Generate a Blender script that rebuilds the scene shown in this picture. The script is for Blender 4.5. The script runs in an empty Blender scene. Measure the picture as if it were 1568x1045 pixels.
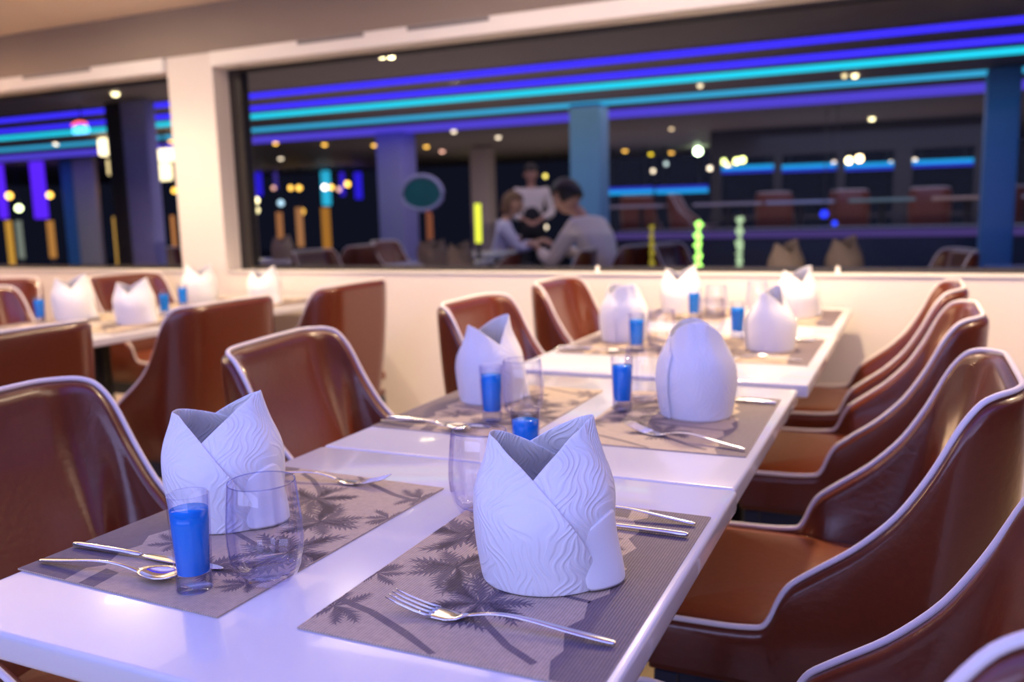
import bpy, bmesh, math, random
from mathutils import Vector, Matrix
from math import sin, cos, pi, sqrt, atan2, radians

S = bpy.context.scene
COL = S.collection
PW, PH = 1568, 1045

# ------------------------------------------------------------------ camera
FPX = 1341.92
YAW, PITCH, ROLL = 0.4328, 0.1472, -0.0258
CAM = Vector((0.5250, -0.6191, 1.1359))
FW = Vector((-sin(YAW)*cos(PITCH), cos(YAW)*cos(PITCH), -sin(PITCH)))
R0 = Vector((cos(YAW), sin(YAW), 0)); U0 = R0.cross(FW)
RT = cos(ROLL)*R0 + sin(ROLL)*U0; UP = -sin(ROLL)*R0 + cos(ROLL)*U0
cd = bpy.data.cameras.new('camera'); cam = bpy.data.objects.new('camera', cd); COL.objects.link(cam)
cam.matrix_world = Matrix(((RT.x, UP.x, -FW.x, CAM.x), (RT.y, UP.y, -FW.y, CAM.y), (RT.z, UP.z, -FW.z, CAM.z), (0, 0, 0, 1)))
cd.sensor_width = 36; cd.lens = FPX/PW*36; cd.clip_start = .02; cd.clip_end = 200
cd.dof.use_dof = True; cd.dof.focus_distance = 0.97; cd.dof.aperture_fstop = 3.6
S.camera = cam

def ray(px, py): return FW + RT*((px-PW/2)/FPX) - UP*((py-PH/2)/FPX)
def at(px, py, Y):
    d = ray(px, py); return CAM + d*((Y-CAM.y)/d.y)
def on(px, py, z):
    d = ray(px, py); return CAM + d*((z-CAM.z)/d.z)

# ------------------------------------------------------------------ world, exposure
w = bpy.data.worlds.new('night'); S.world = w; w.use_nodes = True
w.node_tree.nodes['Background'].inputs[0].default_value = (.012, .014, .03, 1)
w.node_tree.nodes['Background'].inputs[1].default_value = .35
S.view_settings.view_transform = 'Standard'; S.view_settings.look = 'None'
S.view_settings.exposure = 0.40; S.view_settings.gamma = 1; S.view_settings.use_curve_mapping = False

ZC = 2.19          # ceiling
YF, YG = 2.88, 3.0 # wall face, glass

def area(name, loc, size, power, color, rot=(0, 0, 0), sy=None, shape=None, spread=None):
    l = bpy.data.lights.new(name, 'AREA'); l.energy = power; l.color = color
    l.shape = shape or ('RECTANGLE' if sy else 'SQUARE'); l.size = size
    if sy: l.size_y = sy
    if spread: l.spread = spread
    o = bpy.data.objects.new(name, l); o.location = loc; o.rotation_euler = rot; COL.objects.link(o); return o

WARM = (1, .73, .42)
# ceiling washes of the room (long LED coves behind the camera, added warm fill by the window)
area('violet_cove_light', (-.2, -.55, 2.12), 3.6, 24, (.24, .26, 1), sy=1.6)
area('violet_cove_light', (.3, -2.6, 2.12), 5.0, 36, (.36, .38, 1), sy=1.6)
area('rear_fill_light', (.2, -4.3, 1.45), 7, 95, (.47, .50, 1), rot=(pi/2, 0, 0), sy=1.3)  # unseen fill added behind the camera to brighten the napkin fronts
area('warm_fill_light', (-3.2, 1.6, 2.14), 2.6, 16, (1, .72, .46), sy=1.8)
area('warm_fill_light', (1.6, 1.9, 2.14), 2.0, 16, (1, .74, .56), sy=1.4)
area('warm_fill_light', (-.4, 2.1, 2.14), 2.0, 14, (1, .78, .60), sy=.9)
area('hall_ceiling_fill', (-3.0, 6.0, .95), 5, 11, (1, .78, .66), rot=(pi, 0, 0), sy=3)  # fill hung in mid-air, added to lift the dark hall ceiling
area('hall_ceiling_fill', (-3.0, 12.0, .95), 9, 18, (1, .78, .66), rot=(pi, 0, 0), sy=4)
area('hall_fill_light', (-3.5, 7.0, 2.12), 5, 30, (1, .72, .45), sy=3)
area('hall_fill_light', (-10.5, 6.6, 2.12), 3, 26, (1, .80, .62), sy=2)  # added fill, warms the pale column at the left
area('far_deck_fill', (.5, 11.5, 2.05), 4, 26, (.45, .55, 1), sy=3)  # blue fill added so the far tables show
area('hall_fill_light', (-1.5, 10.0, 2.12), 7, 30, (.9, .72, .8), sy=3)

# ------------------------------------------------------------------ materials
def nt(name):
    m = bpy.data.materials.new(name); m.use_nodes = True
    return m, m.node_tree, m.node_tree.nodes['Principled BSDF']
def mat(name, col, rough=.5, metal=0, bump=0, bscale=40, var=0, coat=0, spec=.5, detail=3):
    m, t, b = nt(name)
    b.inputs['Base Color'].default_value = (*col, 1); b.inputs['Roughness'].default_value = rough
    b.inputs['Metallic'].default_value = metal; b.inputs['Coat Weight'].default_value = coat
    b.inputs['Coat Roughness'].default_value = .04 if 'table' in name or 'laminate' in name else .12
    b.inputs['Specular IOR Level'].default_value = spec
    tc = t.nodes.new('ShaderNodeTexCoord')
    n = t.nodes.new('ShaderNodeTexNoise'); n.inputs['Scale'].default_value = bscale; n.inputs['Detail'].default_value = detail
    t.links.new(tc.outputs['Object'], n.inputs['Vector'])
    if bump:
        bp = t.nodes.new('ShaderNodeBump'); bp.inputs['Strength'].default_value = 1; bp.inputs['Distance'].default_value = bump
        t.links.new(n.outputs['Fac'], bp.inputs['Height']); t.links.new(bp.outputs['Normal'], b.inputs['Normal'])
    if var:
        mx = t.nodes.new('ShaderNodeMixRGB'); mx.inputs[1].default_value = (*[c*(1-var) for c in col], 1)
        mx.inputs[2].default_value = (*[min(1, c*(1+var)) for c in col], 1)
        t.links.new(n.outputs['Fac'], mx.inputs[0]); t.links.new(mx.outputs[0], b.inputs['Base Color'])
    return m
def emit(name, col, s):
    m = bpy.data.materials.new(name); m.use_nodes = True; t = m.node_tree; t.nodes.clear()
    e = t.nodes.new('ShaderNodeEmission'); e.inputs[0].default_value = (*col, 1); e.inputs[1].default_value = s
    o = t.nodes.new('ShaderNodeOutputMaterial'); t.links.new(e.outputs[0], o.inputs[0]); return m
def thin_glass(name, face=(.97, .97, 1), edge=(.62, .60, .82), gloss=1.0, blend=.35, ribs=0):
    m = bpy.data.materials.new(name); m.use_nodes = True; t = m.node_tree; t.nodes.clear(); N = t.nodes.new
    o = N('ShaderNodeOutputMaterial'); mix = N('ShaderNodeMixShader'); tr = N('ShaderNodeBsdfTransparent'); gl = N('ShaderNodeBsdfGlossy')
    gl.inputs['Roughness'].default_value = .03; gl.inputs['Color'].default_value = (gloss, gloss, gloss, 1)
    fr = N('ShaderNodeFresnel'); fr.inputs[0].default_value = 1.6 if name == 'tumbler_glass' else 1.45
    lw = N('ShaderNodeLayerWeight'); lw.inputs[0].default_value = blend
    cr = N('ShaderNodeMixRGB'); cr.inputs[1].default_value = (*face, 1); cr.inputs[2].default_value = (*edge, 1)
    t.links.new(lw.outputs['Facing'], cr.inputs[0]); t.links.new(cr.outputs[0], tr.inputs[0])
    ge = N('ShaderNodeNewGeometry'); inv = N('ShaderNodeMath'); inv.operation = 'SUBTRACT'; inv.inputs[0].default_value = 1; t.links.new(ge.outputs['Backfacing'], inv.inputs[1])
    ml = N('ShaderNodeMath'); ml.operation = 'MULTIPLY'; t.links.new(fr.outputs[0], ml.inputs[0]); t.links.new(inv.outputs[0], ml.inputs[1])
    t.links.new(ml.outputs[0], mix.inputs[0]); t.links.new(tr.outputs[0], mix.inputs[1]); t.links.new(gl.outputs[0], mix.inputs[2])
    t.links.new(mix.outputs[0], o.inputs[0]); return m

M = {}
M['leather'] = mat('brown_leather', (.128, .026, .010), .28, bump=.0006, bscale=90, var=.12, coat=.35)
M['leather_seat'] = mat('tan_leather', (.175, .036, .009), .38, bump=.0006, bscale=90, var=.12, coat=.15)
M['piping'] = mat('cream_piping', (.80, .74, .74), .45)
M['navy'] = mat('navy_lacquer', (.012, .018, .045), .35)
M['table'] = mat('white_gloss_laminate', (.68, .675, .70), .22, var=.035, bscale=9, detail=6, coat=.6, bump=.00004)
M['steel'] = mat('polished_steel', (.78, .77, .78), .14, metal=1)
M['darkmetal'] = mat('dark_table_base', (.03, .03, .035), .4, metal=.6)
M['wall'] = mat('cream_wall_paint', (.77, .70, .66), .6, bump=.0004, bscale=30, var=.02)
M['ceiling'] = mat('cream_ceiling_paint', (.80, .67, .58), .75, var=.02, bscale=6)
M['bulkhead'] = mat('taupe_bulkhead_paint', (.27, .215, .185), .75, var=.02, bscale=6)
M['trim'] = mat('white_trim', (.84, .80, .78), .45)
M['vent'] = mat('grey_vent', (.20, .18, .19), .5)
M['frame'] = mat('black_window_frame', (.022, .018, .016), .5)
M['floor'] = mat('pale_stone_floor', (.52, .42, .26), .35, var=.08, bscale=4)
M['hallfloor'] = mat('dark_hall_floor', (.07, .06, .08), .25, var=.2, bscale=3)
M['hallceil'] = mat('dark_hall_ceiling', (.30, .25, .24), .6, var=.12, bscale=3)
M['liquid'] = mat('blue_liquid', (.0, .235, .74), .12, spec=.3)
M['glass'] = thin_glass('thin_clear_glass', (.99, .99, 1), (.68, .68, .88), blend=.28)
M['tumbler'] = thin_glass('tumbler_glass', (.985, .985, 1), (.74, .73, .92), blend=.3)
M['thick'] = thin_glass('thick_glass_base', (.82, .84, .95), (.55, .58, .8), blend=.4)
M['pane'] = thin_glass('window_glass', (.95, .96, .98), (.9, .92, .95), gloss=.06, blend=.2)
M['post_blue'] = mat('blue_grey_post', (.10, .28, .55), .5, var=.1, bscale=4)
M['post_lilac'] = mat('lilac_post', (.30, .30, .62), .5, var=.08, bscale=4)
M['post_beige'] = mat('beige_post', (.62, .50, .44), .6, var=.08, bscale=4)
M['post_dark'] = mat('dark_post', (.035, .03, .03), .6)
M['teal'] = mat('teal_panel', (.01, .11, .15), .35, var=.25, bscale=5)
M['skin'] = mat('skin', (.50, .27, .18), .5)
M['hair'] = mat('black_hair', (.012, .009, .008), .55)
M['hairb'] = mat('brown_hair', (.12, .055, .03), .55)
M['shirt'] = mat('pale_shirt', (.78, .70, .62), .8, bump=.004, bscale=18, var=.05)
M['shirtl'] = mat('lilac_shirt', (.50, .47, .72), .8, bump=.004, bscale=18)
M['vest'] = mat('black_vest', (.012, .01, .014), .7)
M['eye'] = mat('eye_dark', (.02, .015, .012), .3)
M['lip'] = mat('lip', (.42, .13, .11), .5)
M['counter'] = mat('counter_dark', (.03, .035, .07), .4)
M['lamp'] = emit('lamp_warm_white', (1, .86, .62), 110)
M['led_blue'] = emit('led_blue', (.045, .028, 1), 1.1)
M['led_purple'] = emit('led_purple', (.085, .055, .62), .85)
M['led_cyan'] = emit('led_cyan', (.015, .62, .80), 1.0)
M['led_cyan2'] = emit('led_cyan_soft', (.035, .36, .60), 1.0)

# napkin: white cotton damask with embossed leaf sprays
def napkin_mat():
    m, t, b = nt('white_damask_cotton'); N = t.nodes.new
    b.inputs['Base Color'].default_value = (.86, .86, .88, 1); b.inputs['Roughness'].default_value = .75
    b.inputs['Subsurface Weight'].default_value = .0
    tc = N('ShaderNodeTexCoord'); mp = N('ShaderNodeMapping'); t.links.new(tc.outputs['Object'], mp.inputs[0])
    mp.inputs['Rotation'].default_value = (.3, .5, .2)
    uv = N('ShaderNodeUVMap'); n = N('ShaderNodeTexNoise'); n.inputs['Scale'].default_value = 3.2; n.inputs['Detail'].default_value = 1
    t.links.new(uv.outputs[0], n.inputs['Vector'])
    wr = N('ShaderNodeMixRGB'); wr.blend_type = 'LINEAR_LIGHT'; wr.inputs[0].default_value = .16
    t.links.new(uv.outputs[0], wr.inputs[1]); t.links.new(n.outputs['Color'], wr.inputs[2])
    sp = N('ShaderNodeSeparateXYZ'); t.links.new(wr.outputs[0], sp.inputs[0])
    def mth(op, a, b=None, c=None):
        q = N('ShaderNodeMath'); q.operation = op
        for i, v in enumerate((a, b, c)):
            if v is None: continue
            if isinstance(v, (int, float)): q.inputs[i].default_value = v
            else: t.links.new(v, q.inputs[i])
        return q.outputs[0]
    pp = mth('PINGPONG', mth('MULTIPLY', sp.outputs[0], 7.0), .5)          # distance from the midrib of each frond
    ph = mth('SUBTRACT', mth('MULTIPLY', sp.outputs[1], 8.5), mth('MULTIPLY', pp, 5.2))
    sn = mth('SINE', mth('MULTIPLY', ph, 6.283))
    ribm = mth('GREATER_THAN', pp, .05)
    leafh = mth('MULTIPLY', mth('SMOOTH_MAX', sn, -.3, .5), ribm)
    mu = N('ShaderNodeMath'); mu.operation = 'MULTIPLY'; t.links.new(leafh, mu.inputs[0]); mu.inputs[1].default_value = .8
    fine = N('ShaderNodeTexNoise'); fine.inputs['Scale'].default_value = 900; t.links.new(tc.outputs['Object'], fine.inputs['Vector'])
    ad = N('ShaderNodeMath'); ad.operation = 'MULTIPLY_ADD'; ad.inputs[1].default_value = .12; t.links.new(fine.outputs['Fac'], ad.inputs[0]); t.links.new(mu.outputs[0], ad.inputs[2])
    bp = N('ShaderNodeBump'); bp.inputs['Distance'].default_value = .00055; t.links.new(ad.outputs[0], bp.inputs['Height']); t.links.new(bp.outputs['Normal'], b.inputs['Normal'])
    return m
M['napkin'] = napkin_mat()
# woven placemats: fine ribs along the mat
def mat_woven(name, c1, c2):
    m, t, b = nt(name); N = t.nodes.new
    b.inputs['Roughness'].default_value = .55
    tc = N('ShaderNodeTexCoord'); wv = N('ShaderNodeTexWave'); wv.bands_direction = 'X'; wv.inputs['Scale'].default_value = 115; wv.inputs['Distortion'].default_value = .15
    wv.inputs['Scale'].default_value = 100
    t.links.new(tc.outputs['Object'], wv.inputs['Vector'])
    mx = N('ShaderNodeMixRGB'); mx.inputs[1].default_value = (*c1, 1); mx.inputs[2].default_value = (*c2, 1); t.links.new(wv.outputs['Fac'], mx.inputs[0])
    nz = N('ShaderNodeTexNoise'); nz.inputs['Scale'].default_value = 160; t.links.new(tc.outputs['Object'], nz.inputs['Vector'])
    m2 = N('ShaderNodeMixRGB'); m2.blend_type = 'MULTIPLY'; m2.inputs[0].default_value = .35
    t.links.new(mx.outputs[0], m2.inputs[1]); t.links.new(nz.outputs['Fac'], m2.inputs[2])
    t.links.new(m2.outputs[0], b.inputs['Base Color'])
    bp = N('ShaderNodeBump'); bp.inputs['Distance'].default_value = .0003; t.links.new(wv.outputs['Fac'], bp.inputs['Height']); t.links.new(bp.outputs['Normal'], b.inputs['Normal'])
    return m
M['mat_light'] = mat_woven('woven_mat_beige', (.47, .36, .26), (.66, .52, .39))
M['mat_dark'] = mat_woven('woven_mat_plum', (.125, .09, .11), (.24, .18, .20))

# ------------------------------------------------------------------ mesh helpers
def obj(name, bm, m, parent=None, smooth=True, mats=None):
    me = bpy.data.meshes.new(name); bm.normal_update(); bm.to_mesh(me); bm.free()
    for x in (mats or [m]): me.materials.append(x)
    if smooth:
        for p in me.polygons: p.use_smooth = True
    o = bpy.data.objects.new(name, me); COL.objects.link(o)
    if parent: o.parent = parent
    return o
def tag(o, label=None, cat=None, group=None, kind=None):
    if label: o['label'] = label
    if cat: o['category'] = cat
    if group: o['group'] = group
    if kind: o['kind'] = kind
    return o
def thing(name, label, cat, loc=(0, 0, 0), rz=0, group=None):
    o = bpy.data.objects.new(name, None); COL.objects.link(o); o.location = loc; o.rotation_euler = (0, 0, rz)
    o.empty_display_size = .05
    return tag(o, label, cat, group)
def copy_tree(o, parent=None):
    c = o.copy(); COL.objects.link(c)
    if parent: c.parent = parent
    for ch in [x for x in list(o.children)]: copy_tree(ch, c)
    return c
def box(bm, x0, x1, y0, y1, z0, z1, bev=0, seg=2, mi=0):
    r = bmesh.ops.create_cube(bm, size=1); vs = r['verts']
    for v in vs: v.co = Vector((x0+(v.co.x+.5)*(x1-x0), y0+(v.co.y+.5)*(y1-y0), z0+(v.co.z+.5)*(z1-z0)))
    fs = {f for v in vs for f in v.link_faces}
    for f in fs: f.material_index = mi
    if bev:
        es = list({e for v in vs for e in v.link_edges})
        bmesh.ops.bevel(bm, geom=es, offset=bev, segments=seg, affect='EDGES', profile=.6)
def B(*a, **k):
    bm = bmesh.new(); box(bm, *a, **k); return bm
def struct(name, bm, m, smooth=False):
    return tag(obj(name, bm, m, smooth=smooth), kind='structure')
def tube(bm, pts, r, n=8, closed=False, caps=True):
    pts = [Vector(p) for p in pts]; N = len(pts); rings = []
    rr = r if isinstance(r, (list, tuple)) else [r]*N
    up = Vector((0, 0, 1))
    for i, p in enumerate(pts):
        a = pts[(i-1) % N] if closed or i > 0 else p; c = pts[(i+1) % N] if closed or i < N-1 else p
        t = (c-a).normalized(); u = t.cross(up)
        if u.length < .05: u = t.cross(Vector((1, 0, 0)))
        u.normalize(); v = t.cross(u).normalized()
        rings.append([bm.verts.new(p+(u*cos(2*pi*k/n)+v*sin(2*pi*k/n))*rr[i]) for k in range(n)])
    for i in range(N if closed else N-1):
        A, C = rings[i], rings[(i+1) % N]
        for k in range(n): bm.faces.new((A[k], A[(k+1) % n], C[(k+1) % n], C[k]))
    if caps and not closed:
        bm.faces.new(rings[0][::-1]); bm.faces.new(rings[-1])
def lathe(bm, prof, n=32, c=(0, 0, 0), rib=0, ribn=0):
    rings = []
    for r, z in prof:
        if r < 1e-5: rings.append([bm.verts.new((c[0], c[1], c[2]+z))]); continue
        ring = []
        for k in range(n):
            a = 2*pi*k/n; q = r*(1+rib*cos(ribn*a)) if rib else r
            ring.append(bm.verts.new((c[0]+q*cos(a), c[1]+q*sin(a), c[2]+z)))
        rings.append(ring)
    for A, C in zip(rings, rings[1:]):
        if len(A) == 1 and len(C) == 1: continue
        for k in range(n):
            if len(A) == 1: bm.faces.new((A[0], C[k], C[(k+1) % n]))
            elif len(C) == 1: bm.faces.new((A[k], A[(k+1) % n], C[0]))
            else: bm.faces.new((A[k], A[(k+1) % n], C[(k+1) % n], C[k]))
def interp(tab, x):
    if x <= tab[0][0]: return tab[0][1]
    for (a, b), (c, d) in zip(tab, tab[1:]):
        if x <= c: return b+(d-b)*(x-a)/(c-a) if c > a else d
    return tab[-1][1]
def sm(a, b, x):
    t = max(0, min(1, (x-a)/(b-a))); return t*t*(3-2*t)

# ------------------------------------------------------------------ the room
LEFT, RIGHT = -7.5, 4.2
struct('floor', B(LEFT, RIGHT, -4.5, 3.2, -.05, 0), M['floor'])
struct('ceiling', B(LEFT, RIGHT, -4.5, 2.88, ZC, ZC+.06), M['ceiling'])
CX0, CX1 = -3.0, -2.70
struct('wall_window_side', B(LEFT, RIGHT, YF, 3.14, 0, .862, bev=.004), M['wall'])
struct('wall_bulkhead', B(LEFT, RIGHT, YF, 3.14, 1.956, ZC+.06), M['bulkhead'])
struct('wall_column', B(CX0, CX1, YF-.001, 3.14, .862, 1.956, bev=.003), M['wall'])
struct('trim_1', B(LEFT, CX0, YF-.008, 3.0, .862, .868, bev=.002), M['trim'])
struct('trim_2', B(CX1, RIGHT, YF-.008, 3.0, .862, .868, bev=.002), M['trim'])
struct('baseboard_window_side', B(LEFT, RIGHT, YF-.012, YF, 0, .07, bev=.003), M['trim'])
def window(n, x0, x1):
    bm = bmesh.new()
    z0, z1 = .868, 1.956; f = .055
    box(bm, x0, x0+f+.02, YG-.01, YG+.05, z0, z1); box(bm, x1-f, x1, YG-.01, YG+.05, z0, z1)
    box(bm, x0+f+.02, x1-f, YG-.01, YG+.05, z1-.085, z1); box(bm, x0+f+.02, x1-f, YG-.01, YG+.05, z0, z0+.018)
    fr = struct('window_%d' % n, bm, M['frame'])
    p = obj('window_pane', B(x0+f+.02, x1-f, YG+.014, YG+.020, z0+.018, z1-.085), M['pane'], fr, smooth=False)
window(1, LEFT, CX0); window(2, CX1, RIGHT)
# blind head boxes, grey grille slots on them
for nm, x0, x1, side in (('roller_blind_box', LEFT, CX0-.005, 'left'), ('roller_blind_box', CX1+.005, RIGHT, 'right')):
    t = thing(nm, 'white roller blind box above the %s window' % ('left hand' if side == 'left' else 'wide right hand'), 'blind', ((x0+x1)/2, 2.92, 1.9))
    hw = (x1-x0)/2
    obj('casing', B(-hw, hw, -.062, .068, -.018, .055, bev=.006), M['trim'], t)
    xs = [(-4.05, -3.52), (-6.2, -5.2)] if side == 'left' else [(-2.15, -1.78), (-1.55, -1.15), (.1, 1.2)]
    for a, c in xs:
        cx = (x0+x1)/2
        obj('vent_slot', B(a-cx, c-cx, -.067, -.063, .034, .052), M['vent'], t, smooth=False)

# ------------------------------------------------------------------ ceiling lamps of the room
def downlight(x, y, label, n=1, power=11, color=WARM, group=None):
    t = thing('ceiling_downlight', label, 'ceiling lamp', (x, y, ZC), 0, group)
    offs = [(0, 0)] if n == 1 else [(-.07, -.06), (.09, -.02), (.0, .09)]
    bm = bmesh.new(); lathe(bm, [(.0, -.001), (.17 if n > 1 else .06, -.001), (.17 if n > 1 else .06, -.012), (.0, -.012)], 32)
    obj('housing', bm, M['trim'], t, smooth=False)
    for dx, dy in offs:
        bm = bmesh.new(); lathe(bm, [(0, -.013), (.035, -.013), (.033, -.022), (0, -.024)], 20, (dx, dy, 0))
        obj('lens', bm, M['lamp'], t)
    l = bpy.data.lights.new('downlight_beam', 'SPOT'); l.energy = power*n*3.4; l.color = color; l.spot_size = radians(130); l.spot_blend = .8; l.shadow_soft_size = .05
    lo = bpy.data.objects.new('downlight_beam', l); lo.location = (0, 0, -.05); lo.parent = t; COL.objects.link(lo)
    return t
downlight(-2.98, 2.13, 'triple warm ceiling lamp over the left row of tables', 3, 6.5)
downlight(-1.51, 2.10, 'single warm ceiling lamp between the two table rows', 1, 16)
downlight(-.02, 2.20, 'single warm ceiling lamp above the far end of the right hand tables', 1, 34)
downlight(1.45, 2.0, 'single warm ceiling lamp above the right hand chairs', 1, 14)
downlight(-2.9, .2, 'single warm ceiling lamp over the nearest left row chairs', 1, 12)

# blue and cyan LED strips on this room's ceiling (their reflections are built in the hall)
for y, m, lab in ((.5, 'led_blue', 'first blue'), (-.1, 'led_blue', 'second blue'), (-.75, 'led_cyan', 'first cyan'), (-1.8, 'led_cyan2', 'second cyan'), (-2.75, 'led_purple', 'purple')):
    t = thing('led_strip', '%s LED ceiling strip above the tables, out of view' % lab, 'light strip', (-1.5, y, ZC))
    obj('channel', B(-5, 5, -.11, .11, -.02, -.001), M['trim'], t, smooth=False)
    obj('diffuser', B(-5, 5, -.09, .09, -.03, -.0205), M[m], t, smooth=False)

t = thing('added_floor_lamp', 'added floor lamp lighting the ceiling, unseen left of the view', 'floor lamp', (-5.3, 1.75, 0))  # unseen lamp, added to brighten the ceiling
bm = bmesh.new(); lathe(bm, [(0, 0), (.14, 0), (.14, .015), (.015, .03), (.015, 1.62), (0, 1.62)], 20); obj('pole', bm, M['darkmetal'], t)
bm = bmesh.new(); lathe(bm, [(0, 1.62), (.06, 1.63), (.15, 1.70), (.16, 1.72), (.15, 1.715), (.05, 1.645), (0, 1.64)], 24); obj('bowl', bm, M['trim'], t)
bm = bmesh.new(); lathe(bm, [(0, 1.645), (.03, 1.66), (.03, 1.69), (0, 1.70)], 14); obj('bulb', bm, M['lamp'], t)
l = bpy.data.lights.new('fill_uplight', 'SPOT'); l.energy = 520; l.color = (1, .74, .50); l.spot_size = radians(150); l.spot_blend = 1; l.shadow_soft_size = .06
lo = bpy.data.objects.new('fill_uplight', l); lo.location = (0, 0, 1.72); lo.rotation_euler = (pi, 0, 0); lo.parent = t; COL.objects.link(lo)

# ------------------------------------------------------------------ tables
TH = .03
def table(label, x0, x1, y0, y1, m=None, group=None, legs=True, z=.75):
    cx, cy = (x0+x1)/2, (y0+y1)/2; hx, hy = (x1-x0)/2, (y1-y0)/2
    t = thing('dining_table', label, 'table', (cx, cy, 0), 0, group)
    obj('tabletop', B(-hx, hx, -hy, hy, z-TH, z, bev=.006, seg=3), m or M['table'], t)
    bm = bmesh.new(); lathe(bm, [(0, .02), (.035, .02), (.035, z-TH-.012), (.14, z-TH-.010), (.14, z-TH-.001), (0, z-TH-.001)], 24)
    obj('pedestal', bm, M['darkmetal'], t)
    bm = bmesh.new(); lathe(bm, [(0, 0), (.21, 0), (.21, .008), (.05, .022), (0, .022)], 32)
    obj('base_plate', bm, M['darkmetal'], t)
    return t
table('nearest white gloss table, in the foreground with the sharpest napkin', -.378, .316, -.112, .556)
table('second white gloss table from the camera, touching the nearest one', -.378, .312, .560, 1.268)
table('third white gloss table from the camera, standing past a small gap', -.385, .326, 1.325, 2.072)
table('fourth white gloss table, against the wall under the window', -.385, .322, 2.076, 2.835)
table('near white table of the left row, mostly behind a chair back', -2.66, -1.965, .62, 1.355)
table('middle white table of the left row', -2.66, -1.955, 1.38, 2.10)
table('far white table of the left row, by the column', -2.66, -1.945, 2.104, 2.835)

# ------------------------------------------------------------------ placemats
MW, ML = .300, .432
def leaf(bm, x, y, a, L, wd, rnd, z):
    # one palm frond: curved midrib with pointed leaflets
    p = Vector((x, y)); ang = a; seg = 9; prev = None; pts = []
    bend = rnd.uniform(-.16, .16)
    for i in range(seg+1):
        pts.append((p.copy(), ang)); p = p+Vector((cos(ang), sin(ang)))*L/seg; ang += bend
    def V(q): return bm.verts.new((max(-MW/2, min(MW/2, q.x)), max(-ML/2, min(ML/2, q.y)), z))
    def tri(a_, b_, c_):
        try:
            f = bm.faces.new((V(a_), V(b_), V(c_))); f.material_index = 1
        except ValueError: pass
    for i in range(seg):
        q, an = pts[i]; q2 = pts[i+1][0]; k = sin(pi*(i+.8)/(seg+1))
        d = Vector((cos(an), sin(an))); nrm = Vector((-d.y, d.x))
        for s in (-1, 1):
            tip = q + d*L/seg*2.0 + nrm*s*wd*k*rnd.uniform(.8, 1.15)
            tri(q-d*L/seg*.35, q2, tip)
def placemat(label, cx, cy, rz, seed=3, group=None, z=.7503):
    t = 1
    rnd = random.Random(seed)
    bm = bmesh.new(); box(bm, -MW/2, MW/2, -ML/2, ML/2, 0, .0018)
    zz = .00188
    # local coords as seen by a diner at +x; printed palms
    def F(pts):
        f = bm.faces.new([bm.verts.new((x-MW/2, y-ML/2, zz)) for x, y in pts]); f.material_index = 1
    # dark foliage mass with a jagged edge on the diner's side
    edge = [(.300, .0005), (.300, .4315), (.222, .4315), (.228, .40), (.214, .386), (.232, .35), (.226, .325), (.243, .30), (.232, .262), (.250, .24), (.243, .205), (.252, .175), (.238, .15), (.246, .115), (.236, .09), (.250, .05), (.246, .03), (.256, .0005)]
    F(edge[::-1])
    F([(.175, .432), (.181, .395), (.205, .392), (.20, .4315)])
    # trunks
    for tr, wd in (([(-.0, .066), (.05, .052), (.10, .028), (.145, .001)], .0045), ([(.135, .10), (.165, .07), (.20, .04), (.235, .02)], .004), ([(.06, .285), (.10, .27), (.15, .25), (.20, .24), (.235, .235)], .0035), ([(.08, .18), (.12, .165), (.17, .16), (.24, .15)], .003)):
        for a, b in zip(tr, tr[1:]):
            d = Vector((b[0]-a[0], b[1]-a[1])).normalized(); n = Vector((-d.y, d.x))*wd
            F([(max(0, a[0]-n.x), a[1]-n.y), (b[0]-n.x, max(.0005, b[1]-n.y)), (b[0]+n.x, b[1]+n.y), (max(0, a[0]+n.x), a[1]+n.y)])
    for cxx, cyy, R, n in ((.076, .178, .062, 11), (.138, .108, .060, 11), (.045, .275, .070, 12), (.006, .05, .042, 8), (.002, .135, .034, 7), (.10, .345, .055, 9), (.03, .36, .03, 7), (.19, .30, .04, 7)):
        for k in range(n):
            leaf(bm, cxx-MW/2, cyy-ML/2, 2*pi*k/n+rnd.uniform(-.2, .2), R*rnd.uniform(.75, 1.1), R*.23, rnd, zz+.00005)
    o = obj('placemat', bm, None, smooth=False, mats=[M['mat_light'], M['mat_dark']])
    tag(o, label, 'placemat', group); o.location = (cx, cy, z); o.rotation_euler = (0, 0, rz)
    return o
def use_mat(src, label, cx, cy, rz, group=None, z=.7503):
    o = src.copy(); COL.objects.link(o); o.location = (cx, cy, z); o.rotation_euler = (0, 0, rz); tag(o, label, 'placemat', group); return o
PM = placemat('palm print placemat under the sharp foreground napkin on the nearest table', .156, .218, .004)
use_mat(PM, 'palm print placemat on the left half of the nearest table, by the filled shot glass', -.224, .210, pi-.03)
use_mat(PM, 'palm print placemat on the right half of the second table', .146, .932, .015)
use_mat(PM, 'palm print placemat on the left half of the second table', -.222, .915, pi)
use_mat(PM, 'palm print placemat on the right half of the third table', .150, 1.770, 0)
use_mat(PM, 'palm print placemat on the left half of the third table', -.210, 1.795, pi)
use_mat(PM, 'palm print placemat on the right half of the fourth table, by the wall', .146, 2.500, 0)
use_mat(PM, 'palm print placemat on the left half of the fourth table, by the wall', -.210, 2.515, pi)
use_mat(PM, 'palm print placemat on the right half of the middle table, left row', -2.125, 1.75, 0)
use_mat(PM, 'palm print placemat on the left half of the middle table, left row', -2.49, 1.76, pi)
use_mat(PM, 'palm print placemat on the right half of the far table, left row', -2.115, 2.48, 0)
use_mat(PM, 'palm print placemat on the left half of the far table, left row', -2.49, 2.48, pi)
use_mat(PM, 'palm print placemat on the near table of the left row', -2.13, 1.0, 0)

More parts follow.
